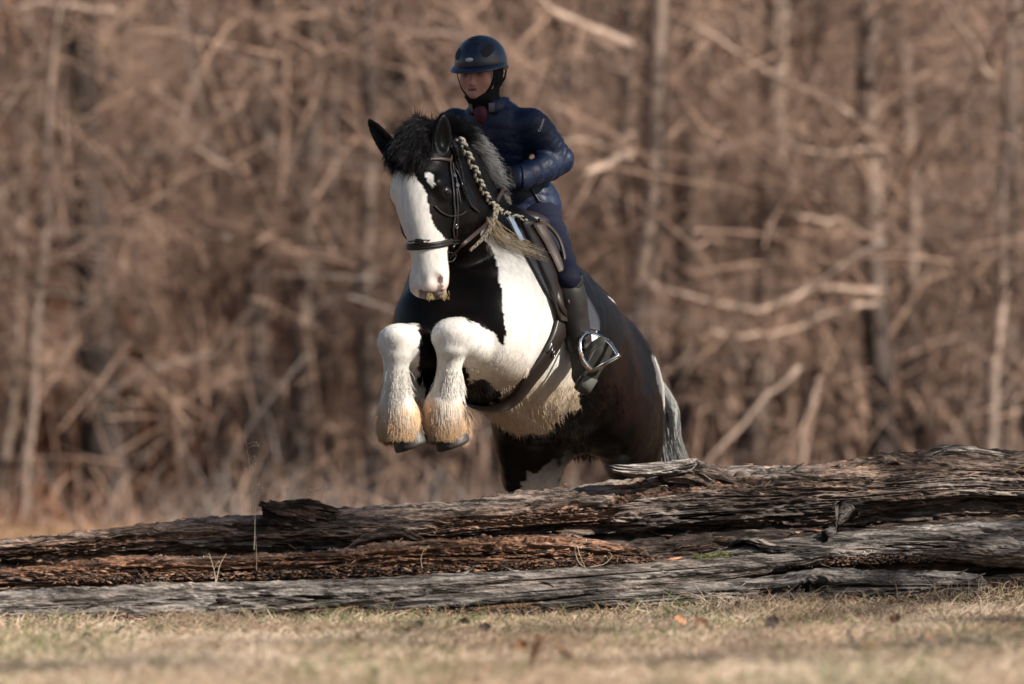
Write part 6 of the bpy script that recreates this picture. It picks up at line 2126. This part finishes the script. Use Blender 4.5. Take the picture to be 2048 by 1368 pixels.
stalk([P(513, 1160, -1.72), P(512, 1090, -1.68), P(504, 980, -1.66), P(496, 910, -1.66), P(489, 868, -1.66)], .0016, 'tall thin seed-headed grass stalk rising left of the branch stub', (.30, .24, .17), 14, 1, spread=.045, zone=.55)
stalk([P(585, 1002, -1.42), P(610, 990, -1.43), P(632, 982, -1.44), P(652, 979, -1.45)], .0016, 'bent pale grass stalk with seed tip leaning right over the branch stub', (.55, .47, .35), 9, 2, spread=.018, zone=.55)
stalk([P(575, 1000, -1.42), P(578, 988, -1.42), P(577, 974, -1.42)], .0012, 'tiny upright stalk on top of the branch stub', (.45, .38, .28), 3, 3, spread=.01)
stalk([P(508, 1100, -1.74), P(510, 1050, -1.72), P(512, 1010, -1.72)], .0013, 'short straight pale stalk beside the tall seed-headed one', (.55, .47, .35), 0, 4)
stalk([P(432, 1180, -1.90), P(430, 1150, -1.86), P(423, 1122, -1.84), P(418, 1106, -1.83)], .0017, 'pale forked straw against the red rotten log, left side', (.58, .48, .33), 2, 5, spread=.04, zone=.3)
stalk([P(432, 1165, -1.9), P(440, 1130, -1.86), P(452, 1108, -1.84)], .0015, 'pale straw leaning right against the red rotten log', (.58, .48, .33), 0, 6)
stalk([P(1190, 1142, -1.62), P(1160, 1128, -1.6), P(1150, 1100, -1.58), P(1154, 1090, -1.58), P(1160, 1112, -1.6), P(1172, 1138, -1.62)], .0017, 'looped tuft of straw on the middle of the grey log', (.60, .48, .32), 3, 7, spread=.035)
stalk([P(1180, 1134, -1.62), P(1208, 1128, -1.6), P(1224, 1112, -1.58), P(1216, 1104, -1.58)], .0017, 'hooked straw lying on the grey log right of the looped tuft', (.60, .48, .32), 1, 8, spread=.03)
stalk([P(845, 1140, -1.70), P(842, 1118, -1.68), P(847, 1102, -1.67), P(853, 1098, -1.67)], .0014, 'fine curled straw on the red rotten log at mid picture', (.58, .47, .32), 2, 9, spread=.02)
stalk([P(1850, 1240, -1.45), P(1858, 1215, -1.44), P(1856, 1190, -1.44), P(1865, 1172, -1.43), P(1878, 1180, -1.43)], .0015, 'thin hooked dry stem before the blackened log at far right', (.36, .28, .21), 5, 10, spread=.05)
stalk([P(1560, 1238, -1.62), P(1570, 1215, -1.6), P(1590, 1188, -1.58), P(1602, 1170, -1.57)], .0013, 'dark dry stem leaning on the knothole', (.26, .20, .16), 5, 11, spread=.04)
stalk([P(1700, 1150, -1.32), P(1712, 1128, -1.30), P(1735, 1108, -1.29), P(1752, 1102, -1.28)], .0014, 'thin bent stem on top of the smooth grey log at right', (.50, .40, .28), 3, 12, spread=.02)
# woody litter of dry curls at the right foot of the logs and grass against the wood
rng = np.random.default_rng(31)
for (x0, x1, n, ln, y0) in ((1780, 2060, 420, .10, -1.38), (1500, 1720, 160, .07, -1.62), (0, 90, 160, .06, -1.95), (0, 2048, 900, .05, None)):
    px = rng.uniform(x0, x1, n)
    if y0 is None: yy = -2.22 + (px / 2048) * .62 + rng.normal(size=n) * .05
    else: yy = y0 + rng.normal(size=n) * .05
    xx = (px - 1024) / F_PX * (yy + 24)
    r0 = np.stack([xx, yy, gz(xx, yy)], axis=1)
    d = rng.normal(size=(n, 3)) * .8; d[:, 2] = np.abs(d[:, 2]) + .5
    s = lock(r0, d, rng.uniform(.5, 1.4, n) * ln, 7, rng, wave=.30, gravity=.25, freq=1.0)
    c = np.where(rng.random((n, 1)) < .7, np.array([.34, .22, .15]), np.array([.45, .36, .24])) * rng.uniform(.6, 1.2, (n, 1))
    if y0 is None:
        gm = rng.random(n) < .25; c[gm] = np.array([.14, .18, .06])
    tag(hair_obj('dry_tangle', s, np.array([.0013, .0013, .0012, .0011, .001, .0007, .0003]), M_GRASS, None, c), kind='stuff')
# moss
rng = np.random.default_rng(5)
n = 500
c0 = np.array([P(1410, 1116, -1.47), P(1440, 1112, -1.45)])
r0 = c0[rng.integers(2, size=n)] + rng.normal(size=(n, 3)) * np.array([.018, .012, .006])
s = lock(r0, rng.normal(size=(n, 3)) + [0, 0, 1.2], rng.uniform(.004, .010, n), 3, rng)
tag(hair_obj('moss', s, np.array([.0016, .0014, .0006]), M_GRASS, None, np.array([.12, .13, .025]) * rng.uniform(.6, 1.3, (n, 1))), kind='stuff')
# ------------------------------------------------------------------ a pine to the right of the photographer: its boughs shade the rider and patches of grass
def pine():
    rg = np.random.default_rng(77)
    tx, ty = 13.9, -6.2
    root = empty('pine_tree')
    tag(root, 'tall pine with long open boughs standing off to the right of the photographer', 'tree')
    z = np.linspace(-.2, 15, 18)
    path = np.stack([tx + .05 * np.cumsum(rg.normal(size=18)), ty + .05 * np.cumsum(rg.normal(size=18)), z], axis=1)
    g = Geo(); g.tube(path, np.linspace(.24, .05, 18), 10, np.array([.16, .10, .07])); g.build('trunk', M_BARK, root)
    targets = []
    def clump(land, t, r, dens):
        targets.append((np.asarray(land) + SUN_DIR * t, r, dens))
    clump((-.14, .02, 2.20), 15.0, (.36, .36, .20), 3000)      # helmet and face
    clump((-.12, .05, 1.95), 15.6, (.24, .30, .12), 1100)
    clump((-1.08, -1.35, .36), 15.0, (.42, .36, .20), 1300)   # left part of the log
    clump((.62, -7.3, .0), 15.0, (.45, .5, .3), 900)
    clump((1.3, -6.2, .0), 16.0, (.5, .4, .3), 800)
    clump((-.5, -5.6, .0), 17.0, (.45, .4, .3), 700)
    clump((-1.3, -7.6, .0), 16.0, (.4, .4, .3), 700)
    clump((.35, -4.2, .0), 16.0, (.3, .4, .25), 500)
    clump((1.7, -3.8, .0), 16.5, (.35, .4, .25), 600)
    for k in range(14):
        a = rg.uniform(-1.2, 2.2); h = rg.uniform(5.5, 14.5)
        targets.append((np.array([tx + math.cos(a) * rg.uniform(1, 3), ty - 1 + math.sin(a) * rg.uniform(1, 3), h]), (.5, .5, .3), 500))
    S, lim = [], Geo()
    for c, r, n in targets:
        base = path[np.argmin(np.abs(path[:, 2] - (c[2] + .4)))]
        p = resample(catmull([base, base + (c - base) * .5 + np.array([0, 0, .25]), c], 6), 10)
        lim.tube(p, np.linspace(.035, .010, 10), 5, np.array([.15, .10, .075]))
        q = c + rg.normal(size=(n, 3)) * np.array(r) * .5
        d = norm((q - c) + .6 * rg.normal(size=(n, 3)) + [0, 0, .2])
        S.append(lock(q, d, rg.uniform(.08, .16, n), 3, rg))
    lim.build('limb', M_BARK, root)
    S = np.concatenate(S)
    hair_obj('crown', S, np.array([.0045, .004, .002]), mat_simple('pine_needles', (.045, .075, .028), .6), root)


pine()
